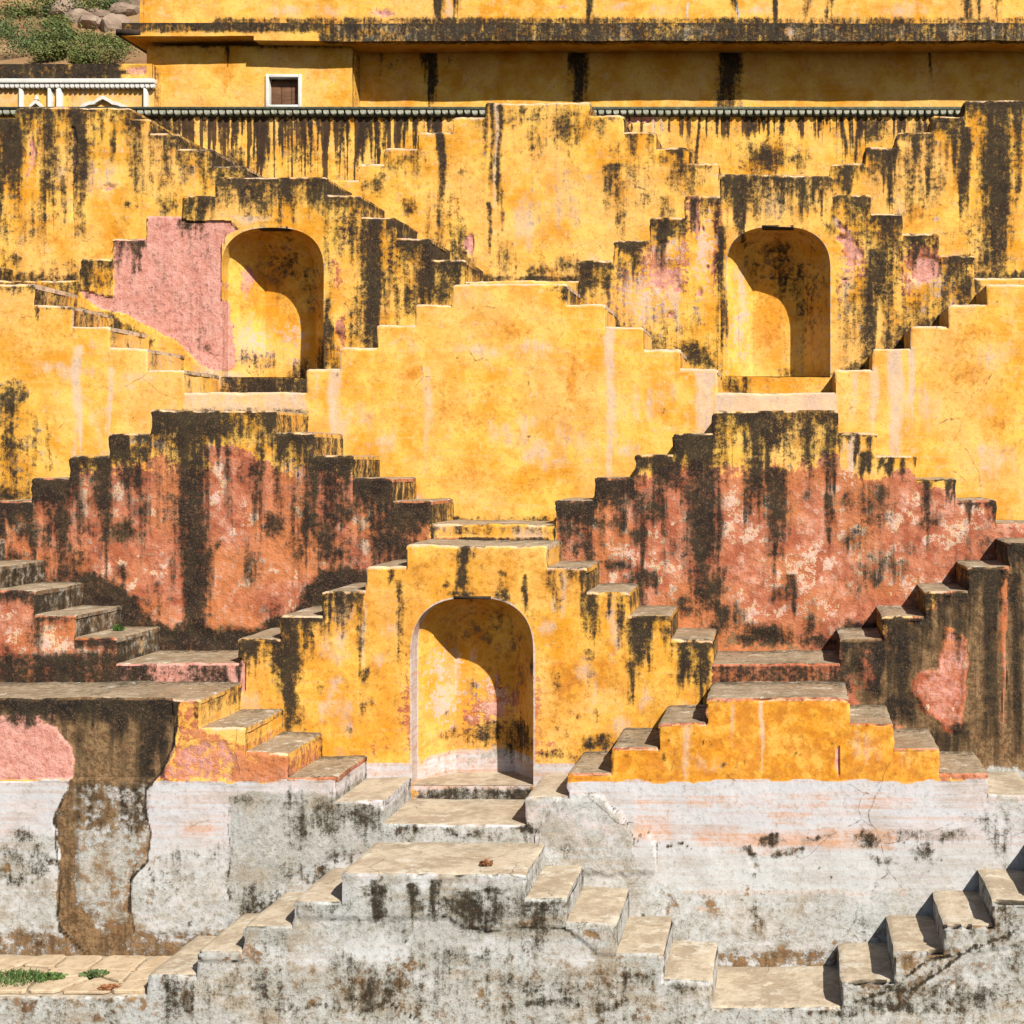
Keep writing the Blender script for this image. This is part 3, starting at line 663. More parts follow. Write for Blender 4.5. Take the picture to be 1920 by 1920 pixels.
OP1 = [(G,'dark',100,110,.12),(E,'dark',335,690,34,.80),(E,'dark',148,275,30,.88),(E,'dark',675,880,34,.88),(E,'dark',1083,1285,34,.88),(E,'dark',1283,1352,16,.6),(E,'dark',1350,1562,44,.74),(E,'dark',1560,1692,52,.82),(E,'dark',1692,1830,32,.88),(E,'dark',-300,-50,30,.8),(E,'dark',2030,2250,30,.8)] \
  + many('dark', S, [(418,10,335,400,.7),(458,12,335,402,.85),(490,8,335,398,.7),(535,16,330,432,1),(515,9,335,410,.7),(590,12,340,420,.85),(612,9,340,400,.7),(665,8,370,440,.6),
     (700,23,365,700,1),(803,20,450,590,1),(743,12,410,470,.8),(760,16,440,520,.5),(842,22,490,545,.95),(168,18,488,560,.8),(198,10,470,560,.85),(240,16,450,500,.7),
     (1385,24,330,445,.98),(1470,8,335,400,.85),(1508,10,340,425,.95),(1525,6,340,420,.85),(1430,8,335,390,.6),(1663,28,400,570,1.0),(1645,30,470,690,1.0),(1595,24,368,430,.62),(1352,7,425,720,.85),(1100,16,490,560,.85),(1128,10,488,530,.7),
     (1245,22,415,470,.9),(1190,14,452,480,.8),(1790,22,480,540,.9),(1720,24,440,480,.85),(612,5,560,715,.7),(620,6,600,715,.7)]) \
  + many('dark', B, [(840,540,34,36,.85),(1105,528,30,40,.8),(1295,668,42,30,.85),(1225,640,34,26,.85),(1160,600,40,30,.62),(1150,560,40,40,.35),(1750,615,64,24,.72),(1685,640,40,34,.75),(1810,540,30,40,.8),(1600,700,50,16,.6),(640,690,24,18,.6),
     (770,560,26,40,.6),(455,678,26,34,.66),(535,690,36,28,.68),(590,680,30,50,.85),(1480,690,30,20,.35),(1450,500,60,40,.35),(510,480,12,30,.5),(500,560,5,30,.2),(1500,560,20,60,.3)]) \
  + [(P,'dark',[(60,540),(140,578),(215,590),(290,640),(285,668),(215,655),(150,615),(60,580)],.82,8,.5),(RR,'dark',412,577,706,760,.85,4),(RR,'dark',1355,1405,704,760,.7,8),(RR,'dark',-100,150,524,560,.6,6)] \
  + [(P,'pink',[(274,404),(336,401),(346,412),(432,416),(446,430),(425,440),(414,460),(416,560),(422,640),(428,672),(420,692),(404,698),(372,684),(330,640),(290,618),(235,588),(190,580),(160,560),(148,540),(185,552),(214,558),(212,500),(213,449),(276,444)],1,2.5,.22)] \
  + [(B,'red',637,622,13,38,1),(B,'red',626,520,11,44,.75),(B,'red',655,440,16,40,.5),(S,'red',1300,18,368,440,.85),(S,'red',1345,8,380,560,.8),(S,'red',1290,8,420,560,.6),(B,'red',1275,470,10,80,.55),(B,'red',1590,462,20,52,.82),(B,'red',1580,560,12,60,.45),
     (B,'red',1735,485,56,40,1.0),(B,'red',1700,520,20,40,.62),(B,'red',1240,490,60,50,.75),(B,'red',1190,530,60,50,.7),(B,'cream',1200,540,70,60,.6),(B,'cream',1250,470,40,40,.6),(B,'cream',1740,500,40,30,.6),(B,'red',1610,480,20,60,.6),(B,'red',800,500,14,40,.45),(B,'red',745,480,14,60,.45)] \
  + [(B,'cream',1318,440,18,60,.62),(B,'cream',1225,550,50,60,.40),(B,'cream',1750,520,40,30,.50),(S,'pale',1268,8,520,640,.85),(B,'pale',1450,385,36,30,.6),(B,'pale',1715,520,30,20,.8),(B,'pale',400,715,50,30,.85),(B,'pale',470,410,60,8,.7)] \
  + [(B,'orange',470,520,60,110,.62),(B,'orange',520,590,24,60,.7),(B,'pink',440,520,12,60,.58),(B,'pale',440,640,26,60,.55),(B,'orange',1440,590,50,90,.72),(B,'pale',1385,540,10,70,.75),(B,'orange',1460,470,80,60,.65),(B,'orange',1460,718,90,14,.6),(B,'brown',1480,500,60,30,.40),
     (A,'white',511,96,427,708,.55,4.5),(A,'white',1458.5,98,425,706,.50,3.5)]

OP2 = [(E,'pale',-300,2300,5,1.0),(S,'pale',1145,8,600,930,.95),(S,'pale',1515,6,700,900,.5),(S,'pale',1637,9,690,830,.85),(S,'pale',1680,14,655,880,.9),(S,'pale',1707,6,650,860,.9),(S,'pale',1600,9,700,830,.6),(S,'pale',145,8,650,880,.95),(S,'pale',205,4,690,900,.7),(S,'pale',627,12,690,860,.8),
      (S,'pale',800,10,690,880,.5),(S,'pale',1325,20,700,830,.85),(S,'pale',590,14,700,800,.4),(RR,'pale',345,577,736,800,.66,6),(RR,'pale',1340,1570,736,800,.95,6)] \
  + many('orange', B, [(770,692,20,16,.75),(1075,715,18,60,.72),(960,612,80,24,.62),(1100,620,18,60,.55),(830,760,60,70,.45),(1060,800,40,80,.45),(700,760,30,80,.4),(1800,700,80,60,.5),(1880,800,40,120,.5),(930,780,120,100,.38),(80,610,60,60,.6),(60,660,70,40,.5),(1830,620,60,40,.55),(940,900,150,40,.5)]) \
  + many('pale', B, [(950,815,48,26,.62),(1010,845,40,26,.6),(1035,870,30,20,.55),(990,790,30,14,.5),(640,800,24,40,.5),(720,830,40,26,.42),(760,640,40,20,.4),(1000,650,70,14,.5),(900,655,50,12,.5),(1180,760,40,30,.42),(1240,740,30,40,.4),(870,560,40,20,.3),(1740,760,30,50,.5),(1860,860,50,40,.5),(250,700,50,14,.5),(120,690,70,12,.6)]) \
  + [(E,'dark',-300,75,26,.75),(E,'dark',70,140,10,.5),(B,'dark',1072,550,20,24,.95),(B,'dark',1058,536,24,10,.8),(B,'dark',172,600,30,20,.5),(B,'dark',325,640,20,10,.5)] \
  + [(P,'grey',[(0,728),(42,735),(75,790),(92,860),(82,960),(-60,960),(-60,728)],.18,6,.6),(P,'dark',[(0,728),(42,735),(75,790),(92,860),(82,960),(-60,960),(-60,728)],.30,6,.6),(P,'orange',[(0,760),(60,790),(70,960),(-60,960),(-60,760)],.4,6,.6)] \
  + many('dark', B, [(22,752,24,34,.95),(40,745,14,16,.8),(28,845,26,26,.72),(26,880,16,26,.6),(20,925,40,18,.8),(25,800,30,30,.4),(95,830,5,60,.5),(78,920,12,40,.4)]) \
  + [(RR,'dark',800,1050,968,1010,.45,6),(RR,'dark',340,580,766,790,.35,4),(RR,'crack',-300,2300,500,1000,.12,4)]

OP3 = [(G,'red',835,915,1.12),(G,'cream',850,940,.14),(E,'dark',-300,812,66,1.3),(E,'dark',1038,1340,64,1.3),(E,'dark',1336,1572,46,.98),(E,'dark',1571,1870,9,.85),(E,'dark',2085,2250,50,.9)] \
  + [(P,'red',[(385,832),(450,828),(482,860),(562,905),(572,1100),(500,1172),(402,1172),(390,1000)],1.0,10,.7),(P,'red',[(200,890),(250,880),(312,850),(328,900),(332,1140),(290,1142),(250,1085),(180,1062),(140,1010),(140,900)],.95,10,1),(P,'red',[(-30,945),(100,960),(108,1070),(60,1065),(-30,1030)],.85,10,1),
     (B,'red',690,1020,70,50,.78),(B,'red',640,1070,50,30,.7),
     (P,'red',[(1440,890),(1520,880),(1560,850),(1640,895),(1700,915),(1780,955),(1830,980),(1862,1000),(1800,1062),(1720,1112),(1640,1152),(1570,1195),(1400,1198),(1365,1180),(1362,1000),(1400,985)],1.0,12,.8),(P,'red',[(1050,990),(1100,960),(1200,925),(1285,955),(1292,1080),(1320,1160),(1280,1160),(1200,1095),(1110,1045)],.9,12,1)] \
  + [(B,'brown',228,1000,46,44,.60),(B,'brown',420,1190,180,24,.75),(B,'brown',1420,1200,120,26,.6),(B,'brown',250,870,60,40,.4)] \
  + many('dark', S, [(358,33,850,1260,1),(118,20,900,1110,1),(583,17,840,1085,1),(190,22,860,1020,.8),(350,30,775,930,1),(300,8,780,880,.7),(505,14,770,830,.9),(620,26,850,1000,.86),(700,26,890,1000,.8),(770,30,935,1000,.85),(50,26,945,1000,.7),
     (1316,32,805,1180,1),(1418,26,772,880,1),(1412,22,860,1010,.95),(1458,24,880,1090,.95),(1515,18,790,880,1),(1556,11,775,925,1),(1553,9,930,1030,.9),(1620,13,850,900,.9),(1370,14,780,840,.85),(1470,14,780,850,.8),(1345,14,900,1180,.6),(1250,20,850,930,.9),(1180,16,900,960,.75),(1740,9,900,1010,.8),(1668,6,870,890,.9),(1775,6,900,925,.8),(1480,14,1080,1160,.7),(1630,6,815,850,.8)]) \
  + many('dark', B, [(232,850,40,34,.95),(255,895,44,30,.85),(190,930,24,54,.85),(232,1000,36,26,.55),(60,1000,44,30,.75),(20,1050,40,30,.6),(140,1060,34,44,.85),(640,950,40,40,.85),(730,1020,50,40,.8),(640,1040,30,24,.75),(610,1000,22,60,.8),(700,1075,50,20,.85),(760,1040,40,26,.8),(1190,1000,24,26,.7),(1225,945,24,40,.85),(1130,985,20,22,.7),(1260,1020,20,30,.6),(1100,1030,34,20,.8),(1070,1000,20,40,.75),(1330,1100,34,60,.9),(1440,1190,60,24,.95),(1545,1196,46,18,.9),(1360,1160,34,34,.9),(1210,1090,40,26,.9),(1280,1130,34,26,.75),(1610,1172,50,14,.85),(1150,1060,40,16,.8),(1445,1040,24,12,.75)]) \
  + [(P,'dark',[(110,1050),(190,1085),(250,1120),(290,1165),(400,1178),(480,1178),(570,1125),(605,1065),(720,1065),(560,1225),(440,1240),(280,1240),(100,1120)],1,12,.9)] \
  + [(S,'dark',440,60,772,815,-.45),(B,'dark',560,850,30,30,-.5),(B,'dark',255,828,20,14,-.8)] \
  + many('cream', B, [(400,830,9,12,1),(377,838,8,12,1),(406,882,14,14,.95),(380,870,10,18,.8),(356,848,10,11,1),(252,828,14,12,1),(270,822,9,9,.9),(300,830,20,14,.62),(218,928,22,14,.78),(260,940,26,10,.72),(212,965,12,20,.72),(280,965,20,12,.66),(160,930,14,60,.60),(170,910,24,16,.66),(370,930,30,20,.72),(420,920,20,10,.5),(296,1072,26,9,.75),(220,1055,16,12,.9),(455,1086,13,11,.85),(520,1068,12,9,.8),(454,985,6,18,.75),(225,1115,8,9,.9),(200,1112,8,6,.8),(255,1152,8,6,.7),(680,982,15,12,.9),(440,800,40,14,.45),(555,880,24,24,.62),(35,990,26,14,.72),(65,1000,12,14,.9),(640,960,10,30,.6),(690,1070,30,8,.7),(640,1130,30,8,.5)]) \
  + many('cream', B, [(1200,1000,60,30,.60),(1170,1040,50,26,.62),(1240,1060,50,24,.66),(1130,1000,24,26,.5),(1380,950,24,60,.60),(1400,1000,30,20,.62),(1430,945,12,20,.95),(1180,940,20,24,.62),(1500,1080,60,40,.60),(1520,1040,24,20,.62),(1660,1060,60,40,.64),(1560,1060,20,24,.8),(1670,980,14,22,.72),(1700,960,12,10,.8),(1800,1000,50,30,.68),(1820,960,30,20,.62),(1730,1100,70,20,.64),(1640,930,30,20,.55),(1590,900,30,30,.5),(1400,1150,60,30,.55),(1290,980,14,50,.5),(1520,1150,80,30,.45),(1560,930,40,40,.45)]) \
  + [(S,'pale',1598,7,815,960,.85),(B,'pale',1590,840,24,20,.5),(P,'red',[(1572,800),(1800,890),(1800,918),(1720,905),(1700,880),(1640,900),(1572,880)],-.9,8,.4),(RR,'dark',805,1045,984,1003,.30,3),(B,'pale',1000,1000,40,16,.7),(B,'pale',840,995,20,10,.5),(RR,'dark',860,1030,1008,1060,.9,3),(B,'pale',540,790,20,14,.3)] \
  + [(RR,'red',806,1044,980,1010,-1,2)]

OP4 = [(G,'orange',1000,1060,.42),(G,'dark',900,910,.07),(A,'white',886,114,1121,1473,.62,4.5)] \
  + many('orange', B, [(860,1070,60,40,.62),(960,1080,40,50,.7),(700,1180,20,60,.6),(610,1240,50,80,.66),(720,1330,40,60,.7),(640,1350,60,40,.62),(1060,1260,50,80,.8),(1130,1250,40,60,.75),(1050,1180,30,60,.5),(1200,1330,40,30,.5),(860,1200,70,60,.62),(960,1300,20,90,.7)]) \
  + many('dark', S, [(673,6,1070,1300,.9),(660,8,1108,1160,.8),(750,7,1090,1215,.95),(735,5,1068,1110,.8),(867,9,1024,1125,.9),(986,3,1080,1150,.9),(880,14,1000,1140,.25),(1112,16,1112,1240,.85),(1105,8,1220,1320,.5),(1195,20,1160,1260,.92),(1215,10,1160,1250,.8),(1185,8,1240,1310,.7),(1250,10,1170,1230,.8),(1285,24,1205,1320,.85),(1318,14,1205,1320,.9),(541,18,1155,1370,1),(520,20,1195,1300,.95),(470,22,1190,1245,.95),(548,12,1300,1420,.85),(640,8,1110,1150,.6)]) \
  + many('dark', B, [(1120,1386,34,18,.95),(1080,1420,20,16,.6),(868,1118,20,8,.9),(683,1268,9,14,.95),(681,1320,8,10,.7),(900,1395,60,26,.66),(965,1385,26,30,.95),(940,1410,30,40,.75),(830,1400,30,10,.5),(560,1350,24,40,.8),(545,1240,24,40,.8)]) \
  + [(E,'dark',446,608,32,.92),(E,'dark',1178,1337,26,.88),(E,'dark',605,690,9,.6),(E,'dark',1025,1178,6,.55),(E,'pale',605,1100,4,.7)] \
  + many('red', B, [(763,1330,12,110,.62),(900,1320,40,50,.72),(880,1350,50,40,.7),(940,1330,30,60,.6),(1010,1330,12,90,.5),(700,1400,30,20,.4),(1020,1400,40,20,.4)]) \
  + many('pale', B, [(820,1290,22,80,.55),(860,1240,10,12,.8),(915,1310,14,10,.9),(925,1330,20,14,.7),(1150,1180,14,70,.62),(1110,1300,8,80,.55),(640,1140,24,40,.6),(620,1320,14,40,.3),(470,1320,24,30,.55),(1280,1330,20,26,.5),(680,1200,4,90,.8),(1060,1100,10,60,.45),(1190,1380,30,30,.4)]) \
  + [(RR,'white',668,770,1432,1520,1,3),(RR,'white',1002,1100,1432,1520,1,3),(RR,'white',772,1000,1425,1520,.85,26),(B,'grey',900,1440,90,20,.5),(RR,'dark',772,1000,1478,1520,.62,5),(B,'red',880,1490,60,14,.7),(RR,'white',772,1000,1480,1520,-.30,4),(RR,'grey',772,1000,1480,1520,.7,4),(RR,'grey',1838,2100,1428,1480,1,3),(RR,'white',1838,2100,1428,1480,.8,3)] \
  + [(E,'dark',-400,222,30,.85),(RR,'dark',-400,230,1225,1300,.85,12),(RR,'pink',218,460,1236,1300,.9,6),(RR,'dark',222,292,1240,1300,.80,20),(RR,'dark',362,424,1240,1300,.85,20),(RR,'dark',290,362,1240,1300,.32,10),(P,'red',[(-400,1000),(62,1090),(140,1136),(216,1180),(222,1290),(-400,1290)],1.15,6,.4),(P,'orange',[(-400,1000),(62,1090),(216,1180),(222,1290),(-400,1290)],-1,6,.4)] \
  + many('cream', B, [(30,1195,20,30,.85),(45,1220,16,16,.75),(88,1200,16,30,.9),(75,1230,20,14,.7),(112,1215,30,20,.85),(120,1245,22,12,.8),(160,1230,30,20,.66),(200,1260,20,10,.8),(100,1190,14,14,.8),(20,1150,30,10,.5),(180,1210,20,14,.5),(320,1262,30,14,.5)]) \
  + many('dark', B, [(60,1250,50,16,.9),(150,1262,30,18,.95),(15,1230,24,20,.6),(70,1180,16,40,.7)]) \
  + [(P,'red',[(1560,1180),(1660,1190),(1740,1140),(1900,990),(2300,990),(2300,1440),(1800,1440),(1730,1395),(1590,1330)],1.1,10,.5),(P,'brown',[(1570,1190),(1660,1195),(1740,1150),(1900,1000),(2300,1000),(2300,1440),(1800,1440),(1740,1385),(1600,1320)],1,14,.6),(E,'dark',1573,2300,40,.82),(RR,'dark',1335,1600,1246,1300,.62,8),(RR,'red',1335,1590,1240,1300,1.15,8)] \
  + [(P,'pink',[(1772,1180),(1790,1186),(1812,1204),(1812,1288),(1800,1366),(1774,1362),(1744,1332),(1714,1300),(1726,1268),(1760,1260)],.50,6,.6),(P,'red',[(1770,1172),(1790,1180),(1816,1200),(1816,1290),(1802,1372),(1772,1368),(1742,1335),(1708,1300),(1722,1262),(1758,1255)],1,6,.6),(P,'brown',[(1770,1172),(1790,1180),(1816,1200),(1816,1290),(1802,1372),(1772,1368),(1742,1335),(1708,1300),(1722,1262),(1758,1255)],-1,6,.6),
     (S,'red',1883,6,1060,1340,.95),(S,'brown',1883,6,1060,1330,-.9),(B,'grey',1722,1240,24,44,.66),(S,'grey',1838,16,1190,1370,.66),(S,'grey',1905,18,1200,1330,.62),(B,'red',1625,1255,24,50,.62),(B,'brown',1625,1255,24,50,-.6)] \
  + many('dark', S, [(1650,22,1200,1300,.95),(1690,18,1160,1330,.9),(1858,16,1080,1460,.95),(1905,12,1080,1460,.85),(1610,16,1205,1290,.9),(1740,12,1140,1200,.8),(1820,10,1110,1180,.7),(1800,16,1360,1440,.7)]) \
  + many('dark', B, [(1700,1330,50,34,.85),(1760,1390,50,30,.8),(1640,1290,30,24,.8),(1740,1210,20,20,.6)]) \
  + [(P,'orange',[(1560,1180),(2300,1000),(2300,1440),(1600,1320)],-1,8,.4),(P,'orange',[(-400,1020),(70,1100),(446,1240),(446,1300),(-400,1300)],-1,8,.4)]

OP5 = [(G,'brown',1680,1800,.26),(L,'dark',[(136,1455),(125,1482),(102,1535),(106,1600),(112,1650),(106,1720),(112,1745),(170,1800)],2.2,.75),(L,'dark',[(332,1345),(318,1405),(300,1450),(274,1482),(272,1520),(282,1560),(276,1612),(246,1650),(244,1700),(250,1752)],2.6,1.0),(L,'dark',[(430,1492),(426,1560),(434,1600),(426,1660),(436,1722)],1.6,.6),(L,'dark',[(246,1650),(262,1602),(275,1612),(283,1640)],1.2,.5),(L,'dark',[(1062,1482),(1125,1488),(1165,1525),(1190,1570),(1192,1630)],1.3,.6),(L,'dark',[(1190,1600),(1200,1565),(1220,1560),(1232,1580),(1232,1620)],1.2,.6),(L,'dark',[(1250,1588),(1280,1582),(1300,1596)],1.6,.9),(G,'white',1462,1466,1.0),(E,'dark',-420,335,52,.95),(P,'pink',[(-300,1300),(322,1300),(326,1400),(300,1463),(-300,1463)],1,5,.2),
      (P,'brown',[(88,1305),(322,1305),(333,1345),(330,1375),(318,1405),(300,1450),(274,1482),(271,1520),(282,1560),(276,1610),(246,1650),(250,1752),(230,1770),(170,1800),(110,1740),(104,1680),(112,1600),(100,1540),(125,1482),(136,1450),(130,1400),(105,1372)],1,2.5,.3),
      (P,'brown',[(-80,1305),(90,1305),(105,1372),(60,1345),(-80,1335)],.8,5,.5),
      (P,'grey',[(135,1463),(300,1463),(274,1482),(271,1520),(282,1560),(276,1610),(246,1650),(250,1752),(230,1770),(170,1790),(115,1740),(125,1680),(125,1600),(112,1540),(128,1482)],.78,5,.5),(P,'brown',[(128,1468),(300,1468),(280,1560),(270,1620),(244,1660),(246,1740),(190,1760),(135,1690),(140,1560)],-.38,10,.4),(P,'brown',[(140,1560),(275,1550),(270,1620),(244,1660),(246,1720),(190,1730),(140,1680)],-.45,14,.8),(P,'dark',[(130,1470),(285,1470),(278,1560),(190,1570),(120,1540)],.34,10,.5),
      (S,'dark',285,26,1308,1470,.9),(S,'dark',225,20,1308,1400,.6),(S,'dark',150,20,1308,1370,.7),(B,'dark',275,1455,16,12,.9),(B,'dark',130,1385,16,30,.5),(B,'red',270,1450,20,10,.8),(B,'pink',80,1325,24,10,.9)] \
  + [(P,'red',[(334,1312),(374,1318),(374,1368),(460,1395),(540,1430),(640,1463),(296,1463),(325,1400),(334,1350)],.62,6,.8),(P,'orange',[(330,1312),(374,1318),(374,1368),(460,1395),(540,1430),(640,1463),(296,1463),(325,1400)],.55,6,.8),(P,'red',[(438,1408),(540,1420),(640,1455),(640,1464),(430,1464)],1,4,.4),(P,'pink',[(330,1400),(430,1385),(440,1463),(300,1463)],.5,6,.8),(RR,'dark',362,378,1310,1350,.6,5)] \
  + [(E,'red',1060,1860,5,.9),(P,'orange',[(1060,1440),(1240,1350),(1325,1305),(1600,1305),(1765,1395),(1765,1464),(1060,1464)],.86,6,.4),(RR,'red',1762,1856,1440,1464,.9,3),(S,'pale',1427,3,1312,1466,.95),(S,'pink',1573,4,1405,1466,.85),(S,'pale',1290,8,1360,1466,.5),(S,'pale',1375,4,1320,1466,.4),(S,'pale',1700,12,1405,1466,.4),(B,'pale',1320,1430,40,20,.4),(B,'pale',1620,1400,30,30,.4)] \
  + [(RR,'orange',1280,1560,1490,1520,.44,14),(RR,'orange',1600,1720,1488,1516,.42,14),(RR,'orange',1300,1680,1556,1592,.50,14),(RR,'orange',1360,1500,1578,1604,.52,10),(RR,'orange',1440,1520,1520,1550,.45,6),(RR,'orange',330,430,1544,1570,.5,12),(RR,'orange',1280,1700,1668,1680,.5,4),(RR,'orange',1190,1260,1500,1580,.4,8)] \
  + many('dark', B, [(1442,1575,28,10,.75),(1405,1598,14,6,.9),(1500,1592,30,8,.6),(1540,1575,24,8,.62),(1630,1578,34,14,.66),(1708,1572,40,14,.75),(1735,1600,30,24,.6),(1660,1610,30,10,.45),(1790,1575,40,12,.5),(25,1600,44,20,.55),(75,1615,30,30,.62),(30,1640,60,16,.45),(345,1605,40,12,.55),(40,1560,24,20,.45),(545,1500,20,16,.62),(560,1545,26,50,.72),(620,1530,50,40,.6),(450,1500,20,12,.55),(500,1505,14,12,.5),(680,1540,40,40,.68),(590,1640,70,24,.62),(480,1690,50,30,.6),(1250,1790,60,20,.35),(650,1600,40,16,.5),(300,1655,30,8,.45),(400,1610,16,8,.5),(1470,1600,40,10,.5),(1840,1540,30,20,.4)]) \
  + [(P,'grey',[(428,1492),(500,1482),(600,1488),(720,1520),(800,1560),(760,1600),(640,1600),(560,1640),(436,1724),(424,1660),(432,1560)],.92,5,.5),(RR,'grey',718,1000,1546,1640,.72,4),(B,'dark',980,1555,30,12,.8),(B,'dark',760,1556,40,12,.7),(B,'dark',880,1560,60,10,.62),
     (P,'grey',[(1062,1482),(1125,1490),(1165,1525),(1190,1570),(1192,1640),(990,1650),(990,1500)],.62,4,.6),(P,'grey',[(1250,1580),(1330,1590),(1400,1660),(1250,1700)],.3,8,1),(G,'grey',1590,1690,.58),(RR,'grey',1280,2300,1590,1668,-.75,8),(G,'brown',1780,1840,.60),(RR,'brown',-300,480,1745,1900,.72,26),(RR,'grey',-300,100,1560,1660,.62,12),(RR,'brown',1240,1600,1780,1860,.62,18),(B,'brown',470,1710,50,30,.6),(B,'brown',330,1770,60,26,.7),(B,'orange',1320,1700,40,8,.6),(B,'brown',1420,1730,14,20,.55),(B,'brown',1330,1690,12,24,.5),(RR,'brown',112,135,1500,1760,.62,6)] \
  + [(RR,'grey',1845,2300,1466,1560,.5,6),(RR,'crack',-300,2300,1300,1900,.25,4),(P,'crack',[(1000,1560),(1060,1500),(1125,1490),(1165,1525),(1190,1570),(1192,1640),(1000,1640)],1,2,.5),(P,'crack',[(1180,1640),(1190,1565),(1215,1560),(1230,1580),(1232,1640)],.8,2,.5)]

OP6 = [(G,'grey',1500,1510,.8),(S,'dark',700,10,1650,1730,.6),(S,'dark',716,8,1660,1735,.7),(S,'dark',775,12,1655,1735,.78),(S,'dark',816,12,1650,1735,.75),(S,'dark',880,30,1670,1750,.72),(S,'dark',930,26,1665,1750,.72),(S,'dark',1000,30,1690,1750,.6),(S,'dark',1050,14,1690,1740,.5),(G,'dark',1780,1850,.14),(G,'brown',1740,1840,.24),(B,'brown',720,1850,110,50,.5),(B,'brown',480,1800,90,40,.42),(B,'brown',1150,1830,90,40,.45),(B,'dark',740,1850,120,50,.36),(B,'dark',450,1850,90,40,.36),(B,'dark',1100,1850,120,40,.36),(B,'dark',1780,1870,140,30,.42),(L,'dark',[(620,1722),(700,1720),(780,1722),(840,1720),(870,1738),(930,1745),(1000,1735),(1060,1742),(1120,1790)],1.6,.7),(L,'dark',[(1240,1880),(1180,1820),(1150,1800)],1.2,.4),(L,'dark',[(1600,1880),(1660,1860),(1720,1850),(1790,1800),(1830,1770)],3,.9),(L,'dark',[(1700,1830),(1740,1800),(1800,1790),(1900,1745)],2.4,.8),(L,'dark',[(720,1860),(760,1840),(800,1830)],1.4,.6),(L,'dark',[(690,1840),(730,1880),(780,1910)],1.4,.7),(G,'white',1500,1510,1),(G,'grey',1500,1510,.62),(G,'grey',1740,1800,.72)] \
  + many('grey', B, [(700,1780,80,30,-.7),(560,1790,80,20,-.6),(960,1780,100,24,-.6),(1060,1790,60,24,-.7),(1800,1830,80,30,-.4),(1900,1760,40,40,-.6),(690,1650,40,14,-.7),(790,1650,50,12,-.7),(900,1650,60,14,-.6),(1040,1700,40,14,-.4),(400,1800,30,20,-.5),(1110,1755,30,16,-.5)]) \
  + many('dark', B, [(715,1705,22,22,.74),(775,1702,18,22,.78),(815,1702,18,22,.72),(900,1705,60,30,.80),(960,1700,60,26,.66),(1030,1700,44,20,.66),(1090,1740,30,16,.55),(860,1690,40,14,.6),(620,1700,34,16,.5),(590,1705,20,8,.5),(720,1845,80,40,.5),(700,1870,80,20,.5),(840,1800,120,30,.38),(340,1880,40,30,.55),(330,1850,30,20,.5),(480,1860,60,24,.4),(1200,1840,60,20,.45),(980,1850,120,20,.42),(1030,1885,200,10,.5),(600,1890,200,8,.45),(1700,1890,160,12,.6),(1560,1895,100,10,.5),(1850,1870,60,30,.5),(1700,1850,60,16,.5),(1160,1760,20,40,.4),(1280,1850,60,16,.5),(720,1880,10,20,.9)]) \
  + many('brown', B, [(990,1727,26,12,.62),(1115,1760,26,14,.62),(720,1840,50,34,.46),(340,1860,34,30,.55),(1710,1800,60,30,.66),(1760,1790,50,24,.62),(1640,1850,40,20,.66),(1720,1840,40,14,.6),(1840,1730,50,14,.55)]) \
  + [(B,'orange',990,1727,24,10,1),(RR,'brown',-420,275,1868,1895,.42,4),(RR,'crack',-300,2300,1600,1900,.3,4),(E,'pale',-420,2300,5,.8),(P,'crack',[(600,1630),(1000,1630),(1060,1680),(1150,1730),(1160,1790),(1120,1790),(1060,1740),(960,1735),(920,1745),(860,1735),(840,1720),(700,1722),(560,1720),(560,1690)],1,2,.4),(P,'crack',[(360,1780),(470,1780),(460,1800),(380,1798)],1,2,.4),(P,'crack',[(1770,1740),(1960,1690),(1960,1760),(1830,1790),(1790,1830),(1700,1880),(1690,1860),(1760,1800)],1,2,.5)]

rs = np.random.RandomState(21)
def runs(prof, ranges, gap, ln, wd, vv, dy=0):
    o = []
    for (a, b) in ranges:
        x = a
        while x < b:
            t = [p[2] for p in prof if p[0] <= x < p[1]]
            if t: o.append((S, 'dark', x, rs.uniform(*wd), t[0] + dy, t[0] + dy + rs.uniform(*ln), rs.uniform(*vv)))
            x += rs.uniform(.5, 1.6) * gap
    return o
OP0 += runs(T0, [(-100, 470), (1555, 2000)], 26, (30, 110), (4, 12), (.45, .85)) + runs(T0, [(1130, 1350)], 40, (25, 70), (4, 10), (.4, .7)) + runs(T0, [(0, 260), (1720, 1920)], 48, (100, 210), (7, 16), (.4, .62))
OP1 += runs(T1, [(150, 275), (340, 880), (1085, 1345), (1350, 1830)], 16, (22, 90), (4, 11), (.5, .95)) + runs(T1, [(615, 870), (1640, 1820)], 34, (110, 230), (6, 14), (.45, .75)) + runs(T1, [(1090, 1340)], 60, (90, 160), (6, 12), (.4, .6))
OP3 += runs(T3, [(0, 810), (1040, 1570)], 17, (50, 130), (5, 12), (.6, .95)) + runs(T3, [(60, 800), (1060, 1570)], 40, (150, 300), (7, 16), (.5, .8)) + runs(T3, [(1570, 1870)], 20, (20, 60), (2, 6), (.6, .9))
OP4 += runs(T4, [(446, 690), (1030, 1340)], 15, (25, 110), (3, 9), (.5, .9)) + runs(T4, [(1575, 1920)], 20, (40, 160), (6, 14), (.5, .9))
rb = np.random.RandomState(33)
def specks(lay, n, boxes, r, v):
    o = []
    for _ in range(n):
        x0, x1, y0, y1 = boxes[rb.randint(len(boxes))]; q = rb.uniform(*r)
        o.append((B, lay, rb.uniform(x0, x1), rb.uniform(y0, y1), q * rb.uniform(.7, 1.3), q * rb.uniform(.7, 1.6), rb.uniform(*v)))
    return o
